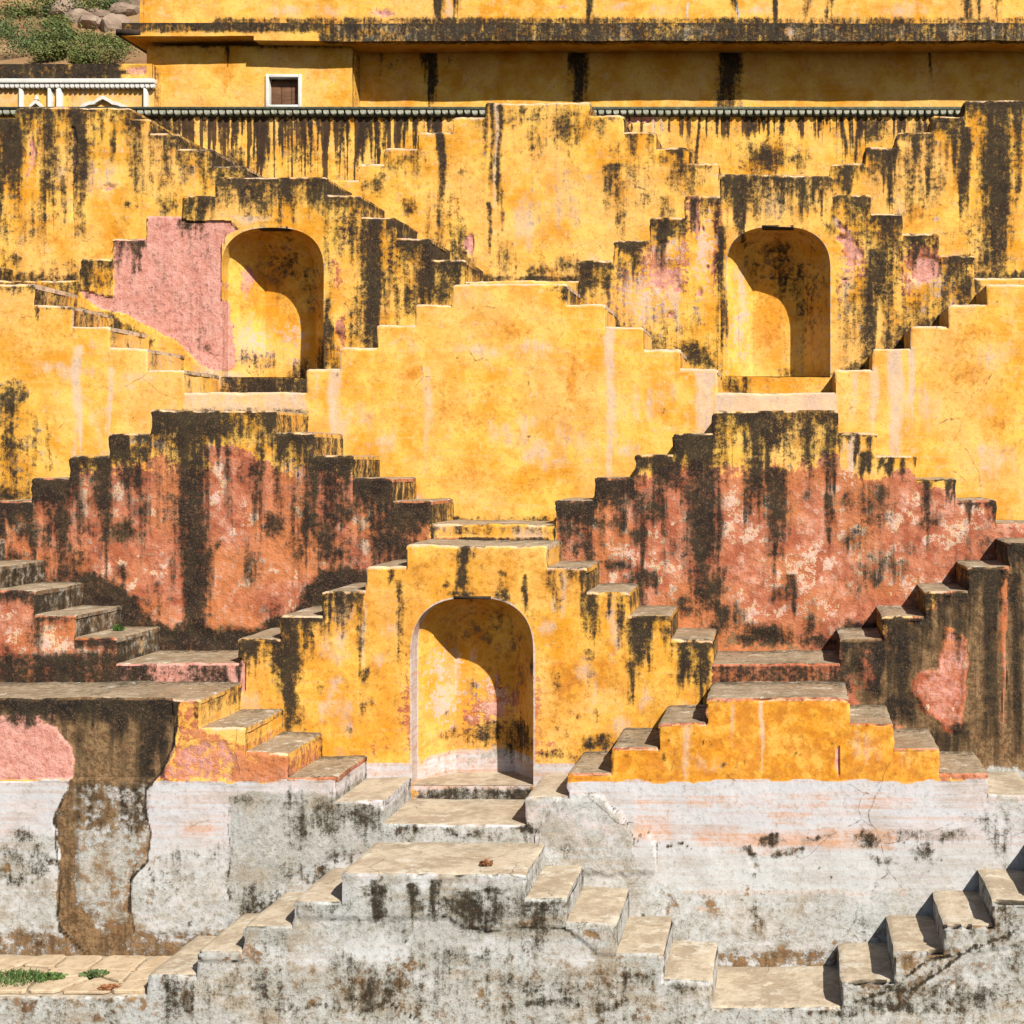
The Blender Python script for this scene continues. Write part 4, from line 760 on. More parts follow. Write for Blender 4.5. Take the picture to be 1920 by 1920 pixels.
REDBOX = [(60, 330, 900, 1140), (390, 570, 850, 1160), (600, 780, 950, 1060), (1060, 1300, 940, 1120), (1360, 1600, 860, 1190), (1600, 1850, 920, 1120)]
OP3 += specks('dark', 60, REDBOX, (10, 34), (.36, .72)) + specks('cream', 130, REDBOX, (4, 13), (.6, 1.0)) + specks('orange', 10, REDBOX, (6, 12), (.4, .6))
OP2 += specks('cream', 60, [(0, 1920, 580, 930)], (2, 4.5), (.6, 1.0)) + specks('dark', 24, [(0, 1920, 560, 950)], (2, 3.5), (.35, .6)) + specks('pale', 30, [(0, 1920, 600, 930)], (10, 34), (.3, .6))
OP1 += specks('cream', 40, [(1090, 1345, 430, 660), (1570, 1640, 420, 640), (1690, 1800, 460, 600)], (4, 12), (.5, .9)) + specks('pink', 16, [(1180, 1345, 430, 600), (1570, 1620, 420, 560)], (6, 16), (.5, .8)) + specks('dark', 40, [(0, 1920, 420, 700)], (6, 20), (.3, .55))
OP0 += specks('dark', 40, [(0, 1920, 220, 510)], (6, 22), (.3, .52)) + specks('cream', 40, [(0, 1920, 220, 510)], (2, 6), (.5, .9)) + specks('pale', 20, [(0, 1920, 260, 510)], (10, 30), (.3, .6))
OP4 += specks('dark', 36, [(560, 1300, 1080, 1420)], (5, 20), (.3, .52)) + specks('pale', 26, [(560, 760, 1120, 1420), (1010, 1300, 1120, 1420)], (6, 24), (.35, .7)) + specks('cream', 24, [(1580, 1900, 1180, 1420)], (3, 9), (.5, .9)) + specks('red', 14, [(1580, 1900, 1200, 1420)], (6, 16), (.6, 1))
OP5 += specks('dark', 50, [(0, 1920, 1570, 1800)], (2, 4), (.4, .7)) + specks('dark', 24, [(0, 1920, 1560, 1800)], (14, 40), (.2, .36)) + specks('brown', 40, [(0, 1920, 1600, 1820)], (5, 18), (.4, .65)) + specks('dark', 20, [(1150, 1750, 1370, 1460)], (2, 5), (.4, .7))
OP6 += specks('dark', 60, [(280, 1920, 1660, 1890)], (2, 6), (.4, .8)) + specks('dark', 36, [(280, 1920, 1660, 1890)], (14, 40), (.22, .42)) + specks('brown', 50, [(280, 1920, 1740, 1890)], (5, 20), (.38, .6))
OP0 += [(B,'dark',x,y,rx,ry,v) for x,y,rx,ry,v in [(300,330,50,60,.40),(60,420,60,60,.32),(1180,330,50,60,.36),(1720,350,60,70,.36),(1860,430,50,70,.5),(1000,220,100,30,.42),(760,300,60,30,.36),(830,420,40,80,.36)]]
OP1 += [(B,'dark',x,y,rx,ry,v) for x,y,rx,ry,v in [(500,370,120,40,.5),(640,430,40,60,.5),(770,470,60,60,.5),(1150,510,60,50,.5),(1250,600,70,60,.45),(1450,370,90,50,.48),(1620,430,60,60,.6),(1600,560,40,100,.42),(1720,590,60,50,.45),(1780,520,60,40,.55),(1300,560,30,90,.4),(670,600,30,90,.5),(180,520,40,40,.5)]]
OP1 += [(B,'dark',x,y,rx,ry,v) for x,y,rx,ry,v in [(1240,545,70,70,-.65),(1315,480,24,90,-.7),(1738,515,48,36,-.7),(1590,480,26,90,-.6),(1180,580,50,40,-.4),(430,520,30,120,-.8),(490,620,50,60,-.4),(640,540,18,110,-.5)]]
OP1 += [(B,'pink',1245,520,56,60,.62),(B,'pink',1300,420,20,50,.6),(B,'pink',1740,505,44,34,.85),(B,'pink',1592,465,18,60,.62),(B,'cream',1318,470,20,80,.8),(B,'cream',1215,570,60,50,.68),(B,'cream',1765,530,30,24,.75),(B,'pale',1262,560,14,60,.8),(B,'pale',1590,540,14,60,.6),(B,'pale',1225,480,40,30,.6)]
OP1 += [(B,'cream',455,650,30,50,.62),(B,'cream',520,640,36,50,.5),(B,'cream',1385,600,20,90,.6),(B,'brown',500,480,70,40,.50),(B,'brown',560,560,24,90,.45),(B,'brown',1450,470,80,40,.50),(B,'brown',1520,560,24,110,.45),(B,'dark',540,520,14,40,.42),(B,'dark',1470,520,40,40,.42)]  # upper niches: cream paints the sunlit parts, brown the shaded ones
OP4 += [(B,'cream',815,1310,34,90,.62),(B,'cream',890,1330,34,60,.66),(B,'pink',900,1350,36,50,.6),(B,'brown',880,1190,70,40,.46),(B,'brown',950,1260,24,90,.46),(B,'red',870,1370,40,30,.7),(B,'pale',915,1330,16,14,.9),(B,'dark',830,1215,20,16,.3)]  # centre niche: flaked tones, plus painted sunlit cream and brown shade
def tier_bottom(nextprof, dn): return min(wz(p[2], dn) for p in nextprof) - 0.10

# ground, kept below everything
box_v, box_f = boxdata(-25, 25, D[7] - 1.0, D[7] + 1.2, FLOOR - 3.0, FLOOR)
g = link('ground', new_mesh('ground', box_v, [box_f], GROUND, smooth=False)); tag(g, 'pale lime ledge along the foot of the stepped well', None, None, 'structure')
WM = NT('still_green_water'); WM.bs.inputs['Base Color'].default_value = (0.012, 0.020, 0.010, 1); WM.bs.inputs['Roughness'].default_value = 0.06
WM.bump(WM.noise(6, 3), 0.06, 0.01)
box_v, box_f = boxdata(-25, 25, -12, D[7] - 0.98, FLOOR - 3.2, FLOOR - 0.9)  # out of view; dark water put in to cut light bounced onto the walls
g = link('water', new_mesh('water', box_v, [box_f], WM.m, smooth=False)); tag(g, 'unseen dark still water in the bottom of the well, added to cut bounced light', None, None, 'structure')

# parapet wall under the frieze (behind the top tier)
def facade(name, parent, d, x0, x1, z0, z1, ops, hx=0.02, hz=0.05, thick=0.3, amp=1.0, holes=()):
    xl = lines([x0, x1] + [v for h in holes for v in h[:2]], hx); zl = lines([z0, z1] + [v for h in holes for v in h[2:]], hz)
    gx, gz = np.meshgrid(xl, zl, indexing='ij'); gx = gx.ravel(); gz = gz.ravel()
    pt = Paint(d, ops, (lambda X: np.full_like(X, CY - (z1 - EYE) * F / d)))
    mk = pt.eval(gx, gz); nz = len(zl)
    v = np.stack([gx, d + surf_y(gx, gz, mk, amp), gz], 1)
    i, j = np.meshgrid(np.arange(len(xl) - 1), np.arange(nz - 1), indexing='ij'); i = i.ravel(); j = j.ravel()
    kp = np.ones(len(i), bool)
    for h in holes:
        cx_ = (xl[i] + xl[i + 1]) / 2; cz_ = (zl[j] + zl[j + 1]) / 2
        kp &= ~((cx_ > h[0]) & (cx_ < h[1]) & (cz_ > h[2]) & (cz_ < h[3]))
    i = i[kp]; j = j[kp]
    q = np.stack([i * nz + j, (i + 1) * nz + j, (i + 1) * nz + j + 1, i * nz + j + 1], 1)
    n = len(v); bx, bf = boxdata(x0, x1, d + 0.02, d + thick, z0, z1)
    bf = [f for f in bf if f != (0, 1, 5, 4)]
    v = np.concatenate([v, np.array(bx)]); 
    me = new_mesh(name, v, [q, np.array(bf) + n], PLASTER, sharp=50)
    mk = {k: np.concatenate([mk[k], np.full(8, .3 if k == 'dark' else 0.0)]) for k in LAY}
    set_attrs(me, mk); return link(name, me, parent)

pw = thing('parapet_wall', 'topmost well wall with black drips under a green scalloped frieze', 'wall')
zt = wz(209, D[0])
facade('wall_face', pw, D[0], wx(-300, D[0]), wx(2250, D[0]), tier_bottom(T0, D[1]), zt, OP_TOP, hx=0.012, hz=0.03)
v, f = boxdata(wx(-300, D[0]), wx(2250, D[0]), D[0] - 0.07, D[0] + 1.2, zt + 0.004, zt + 0.05)
link('coping', new_mesh('coping', v, [f], DARKTRIM, smooth=False), pw)
v, f = boxdata(wx(-300, D[0]), wx(2250, D[0]), D[0] - 0.03, D[0] + 0.1, zt - 0.075, zt + 0.004)
link('frieze_band', new_mesh('frieze_band', v, [f], DARKTRIM, smooth=False), pw)
def scallop_mesh(name, w, h, dep, mat):
    n = 10; pts = [(-w / 2, 0)] + [(-w / 2 * math.cos(a), -h * 0.25 - h * 0.75 * math.sin(a)) for a in np.linspace(0, math.pi, n)] + [(w / 2, 0)]
    m = len(pts)
    V = [(x, -dep * 0.6, z) for x, z in pts] + [(x * .72, -dep, z * .78 - h * .06) for x, z in pts] + [(x, 0.02, z) for x, z in pts]
    Q = [(k, k + 1, m + k + 1, m + k) for k in range(m - 1)] + [(m - 1, 0, m, 2 * m - 1)] + [(2 * m + k, 2 * m + k + 1, k + 1, k) for k in range(m - 1)] + [(2 * m + m - 1, 2 * m, 0, m - 1)]
    me = bpy.data.meshes.new(name); me.from_pydata(V, [], [q[::-1] for q in Q] + [tuple(range(m, 2 * m))[::-1]][:1]); me.materials.append(mat)
    import bmesh
    bm = bmesh.new(); bm.from_mesh(me); bmesh.ops.recalc_face_normals(bm, faces=bm.faces); bm.to_mesh(me); bm.free()
    return me
pitch = 13.9 * D[0] / F
sme = scallop_mesh('scallop', pitch * 0.84, 0.072, 0.05, SCALLOP)
for k in range(175):
    x = wx(-290 + k * 13.9, D[0])
    px = -290 + k * 13.9
    if 50 < px < 235 or 925 < px < 1095 or 1825 < px < 1985: continue
    o = link('scallop', sme, pw, (x, D[0] - 0.03, zt + 0.002 + random.uniform(-.003, .003)))
    o.scale = (random.uniform(.95, 1.03), 1, random.uniform(.9, 1.05))

tiers = []
LABS = ['topmost stepped tier, yellow with black rain streaks, right under the green frieze',
        'second stepped tier from the top, holding the two upper arched niches and the pink patch',
        'clean pale yellow stepped tier across the middle, below the two upper niches',
        'stepped tier with large flaking red panels and black lichen tops',
        'stepped tier with the large orange yellow arched niche low in the centre',
        'stepped tier painted orange and pink above a whitewashed band',
        'lowest grey white stepped tier with worn pale treads at the bottom']
PROF = [T0, T1, T2, T3, T4, T5, T6]; OPS = [OP0, OP1, OP2, OP3, OP4, OP5, OP6]
NICHE = {1: [(415, 607, 427, 708), (1360, 1557, 425, 706)], 4: [(772, 1000, 1121, 1473)]}
CHIP = [1.4, 1.4, 0.8, 1.3, 1.2, 1.3, 1.9]
for k in range(7):
    zb = tier_bottom(PROF[k + 1], D[k + 2]) if k < 6 else FLOOR - 0.05
    t, zs = tier('stepped_wall', LABS[k], D[k + 1], D[k], PROF[k], zb, OPS[k], NICHE.get(k, ()), CHIP[k], [1.2, 1.0, .6, .4, .9, .6, .6][k])
    tiers.append(t)

# ---------------------------------------------------------------- yellow building behind the parapet
bld = thing('yellow_building', 'long yellow building with dark stained eave above the well', 'building')
DB, DL = 23.0, 22.62
zg = zt - 0.4
OPB = [(S,'dark',808,9,70,205,1.0),(S,'dark',800,7,70,160,.8),(S,'dark',1083,17,60,230,1.0),(S,'dark',1368,20,60,240,1.0),(S,'dark',1083,12,60,300,.9),(S,'dark',1368,16,60,300,.9),(S,'dark',714,3,100,150,.5),(B,'orange',760,130,60,40,.45),(B,'brown',740,115,40,16,.4),(B,'brown',860,120,40,16,.35),(E,'dark',600,2300,5,.45),(S,'dark',1743,1.5,90,190,.7),(B,'pale',1385,195,20,10,.6)]
OPL = [(S,'dark',425,4,80,150,.9),(S,'orange',425,8,90,200,.7),(E,'dark',200,700,6,.5),(B,'brown',390,98,16,8,.5)]
fx, fy = (500, 565), (140, 203)
hole = (wx(505, DL), wx(561, DL), wz(199, DL), wz(145, DL))
facade('wall', bld, DL, wx(275, DL), wx(661, DL), zg, wz(86, DL), OPL, 0.03, 0.06, 0.7, holes=[hole])
facade('wall', bld, DB, wx(661, DL) - 0.01, wx(2250, DB), zg, wz(86, DB), OPB, 0.02, 0.06, 0.5)
# eave: sloping slab with a stained front face
def eave(x0, x1, yf, z_lo, z_hi, ops, name='eave'):
    xl = lines([x0, x1], 0.03); zl = lines([z_lo, z_hi], 0.04)
    sec = [(DB + 0.1, z_lo + 0.01), (DL - .02, z_lo + 0.005), (yf + 0.05, z_lo)] + [(yf, z) for z in zl] + [(yf + 0.08, z_hi + 0.01), (DB - 0.3, z_hi + 0.12)]
    V = []
    for x in xl:
        wob = (vnoise(np.array([x * 1.3]), np.array([.5]), 9)[0] - .5) * 0.03
        for (y, z) in sec: V.append((x, y, z + wob))
    V = np.array(V); n = len(sec); q = []
    for i in range(len(xl) - 1):
        for j in range(n - 1): q.append((i * n + j, i * n + j + 1, (i + 1) * n + j + 1, (i + 1) * n + j))
    caps = [tuple(range(n)), tuple(range((len(xl) - 1) * n, len(xl) * n))[::-1]]
    pt = Paint(yf, ops, lambda X: np.full_like(X, CY - (z_hi - EYE) * F / yf))
    mk = pt.eval(V[:, 0], V[:, 2]); fr = (V[:, 1] < yf + 0.07)
    for k in LAY: mk[k] = mk[k] * fr
    me = new_mesh(name, V, [np.array(q)[:, ::-1], np.array([caps[0][::-1]]), np.array([caps[1][::-1]])], PLASTER, sharp=30)
    set_attrs(me, mk); return link(name, me, bld)
YE = 22.3
OPE = [(RR,'dark',600,2300,30,90,.74,6),(RR,'dark',200,600,44,60,.80,5),(E,'dark',200,2300,12,.95),(RR,'grey',620,2300,30,90,.45,6),(B,'cream',890,62,14,12,.8),(B,'cream',960,66,26,8,.7),(B,'cream',1415,64,11,11,.9),(B,'orange',1478,64,6,12,1),(B,'dark',1478,66,8,12,-1),(B,'cream',1370,68,5,8,.8),(B,'cream',1345,70,4,8,.8),(B,'cream',700,70,24,8,.6),(B,'cream',840,66,8,12,.7)]
eave(wx(228, YE), wx(475, YE), YE, wz(68, YE), wz(43, YE), OPE)
eave(wx(475, YE) + 0.002, wx(2250, YE), YE + 0.015, wz(76, YE), wz(43, YE), OPE)
# return of the eave along the left end
V = [(wx(218, YE), YE - 0.02, wz(66, YE)), (wx(275, DL) + 0.05, YE, wz(66, YE)), (wx(275, DL) + 0.05, 24.6, wz(66, YE) + .02), (wx(218, YE), 24.6, wz(66, YE) + .02)]
V = V + [(a, b, c + 0.09) for a, b, c in V]
link('eave_return', new_mesh('eave_return', V, [[(0,3,2,1),(4,5,6,7),(0,1,5,4),(1,2,6,5),(2,3,7,6),(3,0,4,7)]], NEARBLACK, smooth=False), bld)
YP = 22.42
OPP = [(B,'pale',540,20,40,16,.7),(B,'pink',720,20,40,16,.6),(S,'dark',818,10,-60,60,1),(S,'dark',855,6,-60,60,.9),(S,'dark',1110,6,-60,60,.9),(S,'dark',1377,6,-60,60,1),(S,'dark',1452,5,-60,60,.9),(S,'dark',1510,9,-60,60,.95),(S,'dark',1555,6,-60,60,.95),(S,'dark',1815,8,-60,60,.95),(S,'dark',1835,5,-60,60,.9),(S,'dark',1869,8,-60,60,.95),(RR,'dark',400,2300,33,60,.62,5),(B,'pale',840,20,10,20,.7),(B,'pale',1240,15,40,14,.5),(B,'pale',1420,20,60,14,.5),(B,'pale',1700,20,50,14,.5),(B,'pale',1160,12,30,12,.6),(B,'pink',1060,10,50,8,.5),(B,'pale',620,20,30,14,.6),(S,'white',1382,2,5,50,.9),(S,'white',1290,1,5,50,.8),(S,'dark',268,5,-60,60,.6)]
facade('parapet', bld, YP, wx(262, YP), wx(2250, YP), wz(48, YP), wz(-120, YP), OPP, 0.02, 0.05, 0.4)
# window of the building
win = link('window', new_mesh('window', *(lambda b: (b[0], [b[1]]))(boxdata(wx(505, DL) - .002, wx(561, DL) + .002, DL + 0.10, DL + 0.14, wz(199, DL) - .002, wz(145, DL) + .002)), SHUTTER, smooth=False), bld)
zA, zB, xA, xB = wz(203, DL), wz(140, DL), wx(499, DL), wx(566, DL)
tk = 0.05
for b in ((xA, xA + tk, zA, zB), (xB - tk, xB, zA, zB), (xA + tk, xB - tk, zB - tk, zB), (xA + tk, xB - tk, zA, zA + tk)):
    box('frame', (b[0], b[1], DL - 0.035, DL + 0.10, b[2], b[3]), WHITE, win, 0.006)
for k in range(3):
    xx = wx(505, DL) + (k + .5) * (wx(561, DL) - wx(505, DL)) / 3 - 0.001
    w_ = (wx(561, DL) - wx(505, DL)) / 6 - 0.004
    box('plank', (xx - w_, xx + w_, DL + 0.085, DL + 0.102, wz(199, DL) + .05, wz(145, DL) - .05), SHUTTER, win, 0.003)

# ---------------------------------------------------------------- low white-trimmed building at the left
DW = 22.3
wb = thing('white_trimmed_building', 'low yellow building with white scalloped eave and white pilasters, upper left corner', 'building')
OPW = [(E,'orange',-300,300,14,.9),(B,'orange',20,175,14,14,.8),(S,'orange',135,6,165,200,.6),(S,'orange',170,6,165,200,.6),(G,'pale',120,130,.25)]
facade('wall', wb, DW + 0.10, wx(-260, DW), wx(284, DW), zg, wz(120, DW), OPW, 0.03, 0.05, 1.5)
OPR = [(RR,'dark',-300,225,100,160,.80,6),(RR,'brown',-300,230,100,160,.7,6),(RR,'grey',-300,225,100,160,.4,6),(B,'dark',222,128,16,9,1),(RR,'pink',232,275,122,143,.6,6)]
facade('roof_parapet', wb, DW + 0.04, wx(-262, DW), wx(283, DW), wz(146, DW), wz(118, DW), OPR, 0.03, 0.03, 0.06)
def part_box(name, b, parent, mat=WHITE, bev=0.005): return box(name, b, mat, parent, bev)
part_box('cornice', (wx(-262, DW), wx(288, DW), DW + 0.00, DW + 0.12, wz(155, DW), wz(147, DW)), wb)
part_box('cornice', (wx(-262, DW), wx(286, DW), DW + 0.03, DW + 0.12, wz(158, DW), wz(155, DW) - 0.003), wb)
sm2 = scallop_mesh('scallop', 9.4 * DW / F * .92, 0.072, 0.05, WHITE)
for k in range(58):
    px = -252 + k * 9.4
    link('scallop', sm2, wb, (wx(px, DW), DW + 0.065, wz(157, DW) + .002))
for (a, b) in ((33, 39), (87, 93), (103, 112), (267, 273), (-60, -54), (-120, -112)):
    part_box('pilaster', (wx(a, DW), wx(b, DW), DW + 0.03, DW + 0.13, zg, wz(164, DW)), wb)
def moulding(pts, name):
    V = []; q = []; th = 0.028
    for (px, py) in pts:
        x, z = wx(px, DW), wz(py, DW)
        V += [(x, DW + 0.11, z - th), (x, DW + 0.04, z - th), (x, DW + 0.04, z + th), (x, DW + 0.11, z + th)]
    for i in range(len(pts) - 1):
        for j in range(4): q.append((i * 4 + j, i * 4 + (j + 1) % 4, (i + 1) * 4 + (j + 1) % 4, (i + 1) * 4 + j))
    q += [(0, 1, 2, 3)[::-1], tuple(len(pts) * 4 - 4 + j for j in (0, 1, 2, 3))]
    me = bpy.data.meshes.new(name); me.from_pydata(V, [], q); me.materials.append(WHITE)
    link(name, me, wb)
moulding([(148, 201), (152, 197), (164, 192), (174, 191), (180, 186), (190, 181), (200, 186), (207, 191), (218, 193), (230, 198), (244, 206)], 'arch_moulding')
moulding([(50, 202), (56, 195), (64, 189), (70, 194), (78, 202)], 'arch_moulding')
part_box('finial', (wx(63, DW), wx(66, DW), DW + 0.05, DW + 0.11, wz(189, DW), wz(176, DW)), wb, bev=0.003)
part_box('finial', (wx(61.5, DW), wx(67.5, DW), DW + 0.045, DW + 0.105, wz(185, DW), wz(182, DW)), wb, bev=0.003)

# ---------------------------------------------------------------- hillside far behind, top left
nx_, ny_ = 90, 70
hx_ = np.linspace(-110, 60, nx_); hy_ = np.linspace(34, 190, ny_)
gx, gy = np.meshgrid(hx_, hy_, indexing='ij'); gx = gx.ravel(); gy = gy.ravel()
def hill_z(x, y):
    return EYE + 2.0 + (np.asarray(y) - 34) * 0.62 + (fbm(np.asarray(x) * .06, np.asarray(y) * .06, 5, 4) - .5) * 7 + (fbm(np.asarray(x) * .5, np.asarray(y) * .5, 6, 3) - .5) * 1.4
hv = np.stack([gx, gy, hill_z(gx, gy)], 1)
i, j = np.meshgrid(np.arange(nx_ - 1), np.arange(ny_ - 1), indexing='ij'); i = i.ravel(); j = j.ravel()
hq = np.stack([i * ny_ + j, (i + 1) * ny_ + j, (i + 1) * ny_ + j + 1, i * ny_ + j + 1], 1)
ho = link('hill', new_mesh('hill', hv, [hq], HILL, sharp=80)); tag(ho, 'dry tan hillside rising behind the buildings', None, None, 'structure')

def hill_hit(px, py):
    """point of the hillside that lies along a given direction from the well"""
    for y in np.arange(36, 180, 0.4):
        x = (px - CX) * y / F; z = EYE + (CY - py) * y / F
        if hill_z(np.array([x]), np.array([y]))[0] >= z: return x, y, z
    return (px - CX) * 80 / F, 80, EYE + (CY - py) * 80 / F
def leaf_cluster(n, rx, ry, rz, size, seed, zc):
    rng = np.random.RandomState(seed)
    lob = rng.normal(0, 0.45, (9, 3)); V = []; Fq = []
    for k in range(n):
        c = lob[rng.randint(9)] + rng.normal(0, .27, 3)
        c = c * np.array([rx, ry, rz]) + np.array([0, 0, zc])
        a = rng.normal(0, 1, 3); a /= np.linalg.norm(a); b = np.cross(a, rng.normal(0, 1, 3)); b /= np.linalg.norm(b) + 1e-9
        s_ = size * rng.uniform(.6, 1.3); b0 = len(V)
        V += [c - a * s_, c + b * s_ * .42, c + a * s_, c - b * s_ * .42]; Fq.append((b0, b0 + 1, b0 + 2, b0 + 3))
    return np.array(V), np.array(Fq)
def trunk(h, r, seed):
    rng = np.random.RandomState(seed); V = []; Q = []
    for br in range(4):
        p = np.array([0., 0., -0.4]); dirv = np.array([rng.uniform(-.5, .5), rng.uniform(-.5, .5), 1.0]) if br else np.array([0., 0, 1])
        b0 = len(V); n = 5
        for k in range(n):
            rr = r * (1 - .8 * k / (n - 1)) * (1 if br == 0 else .6)
            for a in range(6): V.append(p + np.array([math.cos(a * math.pi / 3) * rr, math.sin(a * math.pi / 3) * rr, 0]))
            p = p + dirv * h / n + rng.normal(0, .05, 3) * h * .5
        for k in range(n - 1):
            for a in range(6): Q.append((b0 + k * 6 + a, b0 + k * 6 + (a + 1) % 6, b0 + (k + 1) * 6 + (a + 1) % 6, b0 + (k + 1) * 6 + a))
    return np.array(V), np.array(Q)
SH = [(36, 100, 1.9, 1.4, LEAF_D, 'large dark green shrub on the slope just above the low building, far left'),
      (62, 78, 1.5, 1.3, LEAF_D, 'dark green shrub at the upper right edge of the large dark shrub'),
      (18, 62, 1.4, 1.2, LEAF_D, 'dark green shrub near the left edge, above the large dark shrub'),
      (140, 80, 1.5, 1.1, LEAF_L, 'light green shrub in the middle of the slope below the pale rocks'),
      (120, 66, 1.0, .8, LEAF_L, 'small yellow green shrub left of the pale rocks'),
      (162, 96, 1.1, .9, LEAF_L, 'small light green bush low on the slope, left of the eave'),
      (212, 112, 1.5, 1.0, LEAF_L, 'light green bush tucked under the dark eave end'),
      (228, 88, 1.0, .9, LEAF_L, 'small bush close to the tip of the eave'),
      (82, 108, 1.0, .8, LEAF_L, 'pale bush right beside the large dark shrub'),
      (70, 22, 1.7, 1.1, LEAF_L, 'olive shrub high on the slope near the top edge'),
      (165, 18, 1.2, .9, LEAF_L, 'olive shrub above the pale rocks at the top edge'),
      (214, 20, 1.2, .9, LEAF_D, 'dark shrub beside the parapet corner at the top edge'),
      (100, 45, .9, .7, LEAF_L, 'small olive tuft on bare orange soil, left of the rocks')]
SH += [(30, 30, 1.2, .8, LEAF_L, 'olive shrub in the uppermost left corner of the slope'), (92, 70, .9, .7, LEAF_L, 'small shrub between the dark shrub and the light green one'),
       (118, 100, .8, .6, LEAF_L, 'low tuft just above the low building roof, mid slope'), (186, 84, 1.0, .8, LEAF_D, 'dark bush in the gap between the two light green bushes'),
       (110, 20, .9, .6, LEAF_D, 'small dark bush left of the leftmost pale rock'), (145, 112, .8, .5, LEAF_L, 'thin scrub right above the roof parapet, middle of the slope')]
for k, (px, py, rx, rz, mt, lab) in enumerate(SH):
    x, y, z = hill_hit(px, py + 8)
    s_ = y / 75.0 * 0.74
    t = thing('shrub', lab, 'shrub', (x, y, hill_z(np.array([x]), np.array([y]))[0] - 0.1), 'shrubs on the hillside')
    V, Q = leaf_cluster(1500, rx * s_, rx * s_, rz * s_, 0.10 * s_, 100 + k, rz * s_ * .55)
    link('crown', new_mesh('crown', V, [Q], mt, smooth=False), t)
    V, Q = trunk(rz * s_ * .9, 0.09 * s_, 200 + k); link('trunk', new_mesh('trunk', V, [Q], BARK), t)
def rock_mesh(name, sx, sy, sz, seed, mat, flat=False):
    import bmesh
    bm = bmesh.new(); bmesh.ops.create_icosphere(bm, subdivisions=3, radius=1.0)
    rng = np.random.RandomState(seed); pl = rng.normal(0, 1, (9, 3)); pl /= np.linalg.norm(pl, axis=1)[:, None]; pd = rng.uniform(.55, .9, 9)
    for v in bm.verts:
        c = np.array(v.co)
        for n_, d_ in zip(pl, pd):
            e = c @ n_ - d_
            if e > 0: c = c - n_ * e
        c = c * (1 + rng.normal(0, .012))
        v.co = (c[0] * sx, c[1] * sy, c[2] * sz)
    me = bpy.data.meshes.new(name); bm.to_mesh(me); bm.free(); me.materials.append(mat); return me
RK = [(128, 26, 1.0, .55, 'pale angular rock, leftmost of the outcrop on the hillside'), (150, 40, .9, .5, 'pale pinkish rock in the middle of the hillside outcrop'), (168, 50, .9, .45, 'low flat rock right of the pinkish outcrop rock'),
      (190, 56, 1.0, .5, 'grey rock between the outcrop and the eave tip'), (208, 52, .8, .6, 'jagged rock close to the eave tip'), (222, 46, .7, .4, 'small pale rock touching the eave outline'),
      (190, 30, .8, .4, 'reddish rock on the upper slope near the parapet'), (240, 28, .9, .5, 'rock right beside the parapet end'), (186, 9, .8, .35, 'small dark rock at the top edge of the slope'), (248, 10, .8, .45, 'rock at the top edge beside the parapet')]
for k, (px, py, sx, sz, lab) in enumerate(RK):
    x, y, z = hill_hit(px, py); s_ = y / 75.0
    o = link('rock', rock_mesh('rock', sx * s_ * 1.2, sx * s_, sz * s_ * 1.3, 300 + k, ROCK), None, (x, y, z)); o.rotation_euler = (random.uniform(-.3, .3), random.uniform(-.3, .3), random.uniform(0, 6))
    tag(o, lab, 'rock', 'rocks on the hillside')

# ---------------------------------------------------------------- loose things on the lowest landing
# flagstones of the lower left landing
d6, d5 = D[7], D[6]
zl6 = wz(1868, d6)
def flag(pts, th=0.03):
    V = [(x, y, zl6 + 0.004) for x, y in pts] + [(x, y, zl6 + th) for x, y in pts]
    cx_ = sum(p[0] for p in pts) / len(pts); cy_ = sum(p[1] for p in pts) / len(pts)
    V += [(cx_ + (x - cx_) * .93, cy_ + (y - cy_) * .93, zl6 + th + .008) for x, y in pts]
    n = len(pts)
    q = [(k, (k + 1) % n, n + (k + 1) % n, n + k) for k in range(n)] + [(n + k, n + (k + 1) % n, 2 * n + (k + 1) % n, 2 * n + k) for k in range(n)]
    me = bpy.data.meshes.new('flagstone'); me.from_pydata(V, [], q + [tuple(range(2 * n, 3 * n))]); me.materials.append(STONE)
    link('flagstone', me, tiers[6])
rngf = np.random.RandomState(5)
xa_, xb_ = wx(-260, d6), wx(266, d6); nfx, nfy = 7, 3
gpt = {}
for i_ in range(nfx + 1):
    for j_ in range(nfy + 1):
        jx = rngf.uniform(-.11, .11) if 0 < i_ < nfx else 0; jy = rngf.uniform(-.10, .10) if 0 < j_ < nfy else 0
        gpt[i_, j_] = (xa_ + (xb_ - xa_) * i_ / nfx + jx, d6 + .04 + (d5 - d6 - .08) * j_ / nfy + jy)
for i_ in range(nfx):
    for j_ in range(nfy):
        co = [gpt[i_, j_], gpt[i_ + 1, j_], gpt[i_ + 1, j_ + 1], gpt[i_, j_ + 1]]
        mx, my = sum(p[0] for p in co) / 4, sum(p[1] for p in co) / 4; pts = []
        for k_ in range(4):
            (ax, ay), (bx, by) = co[k_], co[(k_ + 1) % 4]
            for t_ in (.12, .5, .88):
                px_, py_ = ax + (bx - ax) * t_, ay + (by - ay) * t_
                q_ = rngf.uniform(.90, .97) if t_ != .5 else rngf.uniform(.86, .96)
                pts.append((mx + (px_ - mx) * q_, my + (py_ - my) * q_))
        flag(pts, rngf.uniform(.014, .034))

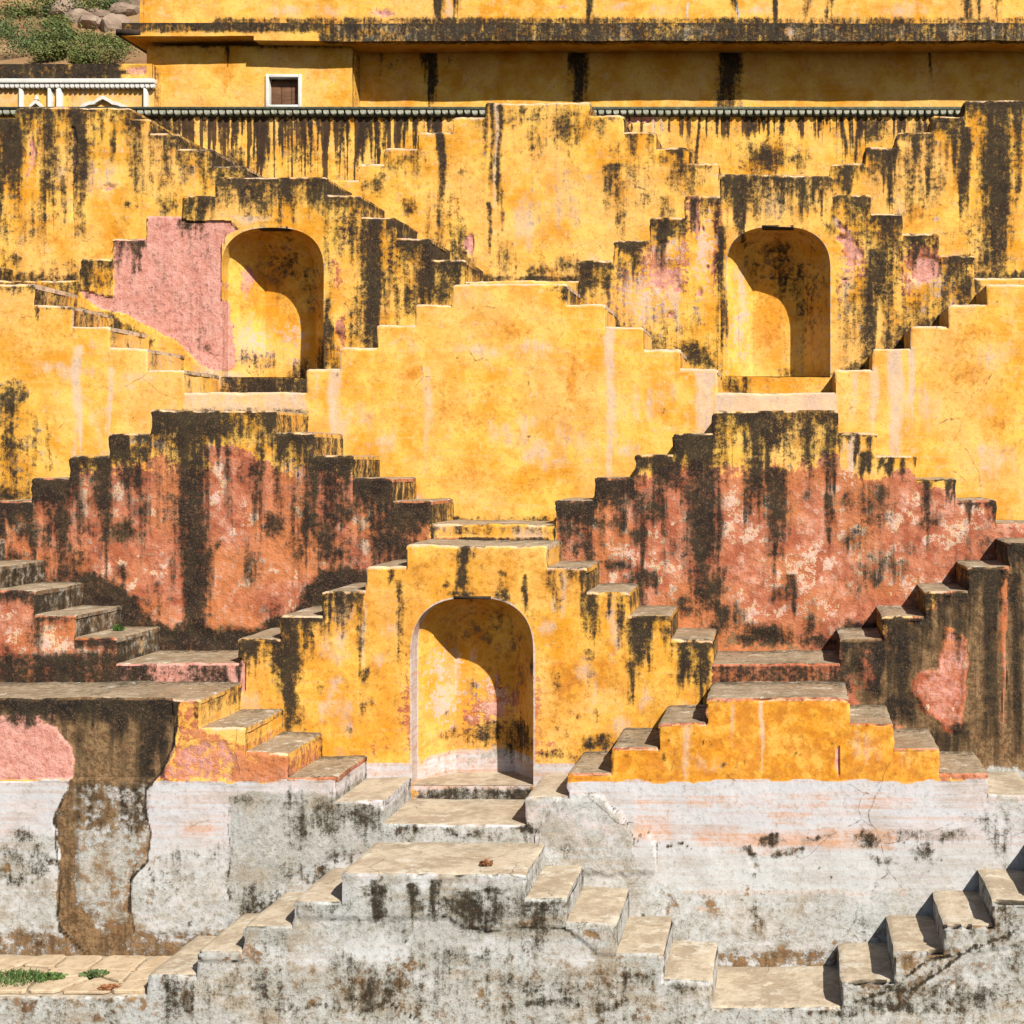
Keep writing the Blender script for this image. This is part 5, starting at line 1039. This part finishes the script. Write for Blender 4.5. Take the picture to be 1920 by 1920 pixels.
def weed(name, lab, cat, loc, n, r, h, mat, seed, blade=False):
    rng = np.random.RandomState(seed); V = []; Q = []
    for k in range(n):
        a = rng.uniform(0, 6.28); rr = r * math.sqrt(rng.uniform(0, 1)); lx, ly = math.cos(a) * rr, math.sin(a) * rr * .6
        hh = h * rng.uniform(.4, 1.1) * (1 - .5 * rr / r); t = rng.uniform(0, 6.28); w_ = (.006 if blade else .022) * rng.uniform(.7, 1.3)
        lean = rng.uniform(.2, .9) * hh; dx, dy = math.cos(t), math.sin(t); b0 = len(V)
        V += [(lx - dy * w_ * .5, ly + dx * w_ * .5, 0), (lx + dy * w_ * .5, ly - dx * w_ * .5, 0), (lx + dx * lean * .5 + dy * w_, ly + dy * lean * .5 - dx * w_, hh * .65), (lx + dx * lean, ly + dy * lean, hh), (lx + dx * lean * .5 - dy * w_, ly + dy * lean * .5 + dx * w_, hh * .65)]
        Q.append((b0, b0 + 1, b0 + 2, b0 + 3, b0 + 4))
    me = bpy.data.meshes.new(name); me.from_pydata(V, [], Q); me.materials.append(mat)
    o = link(name, me, None, loc); tag(o, lab, cat); return o
def on(px, py, z):            # point of a horizontal ledge
    y = (EYE - z) * F / (py - CY); return ((px - CX) * y / F, y, z)
w0 = weed('grass', 'green grass growing between the flagstones, lower left corner', None, on(25, 1838, zl6 + .03), 520, .34, .09, LEAF_W, 1, True); w0['kind'] = 'stuff'
weed('weed', 'low green weed on the flagstones right of the grass', 'weed', on(95, 1834, zl6 + .03), 130, .14, .06, LEAF_W, 2)
weed('weed', 'dull green weed at the foot of the stained wall', 'weed', on(178, 1828, zl6 + .03), 120, .13, .05, LEAF_D, 3)
weed('weed', 'withered brown weed near the front of the flagstone landing', 'weed', on(205, 1852, zl6 + .03), 90, .10, .035, LEAF_B, 4)
zc4 = wz(1196, D[5])
weed('weed', 'tiny bright green weed on a dark step beside the red wall', 'weed', on(222, 1182, zc4 + .005), 46, .05, .09, LEAF_W, 5)
zc6 = wz(1637, D[7])
weed('weed', 'rust brown dry tuft on the bottom central landing', 'weed', on(912, 1622, zc6 + .004), 60, .06, .07, LEAF_B, 6)
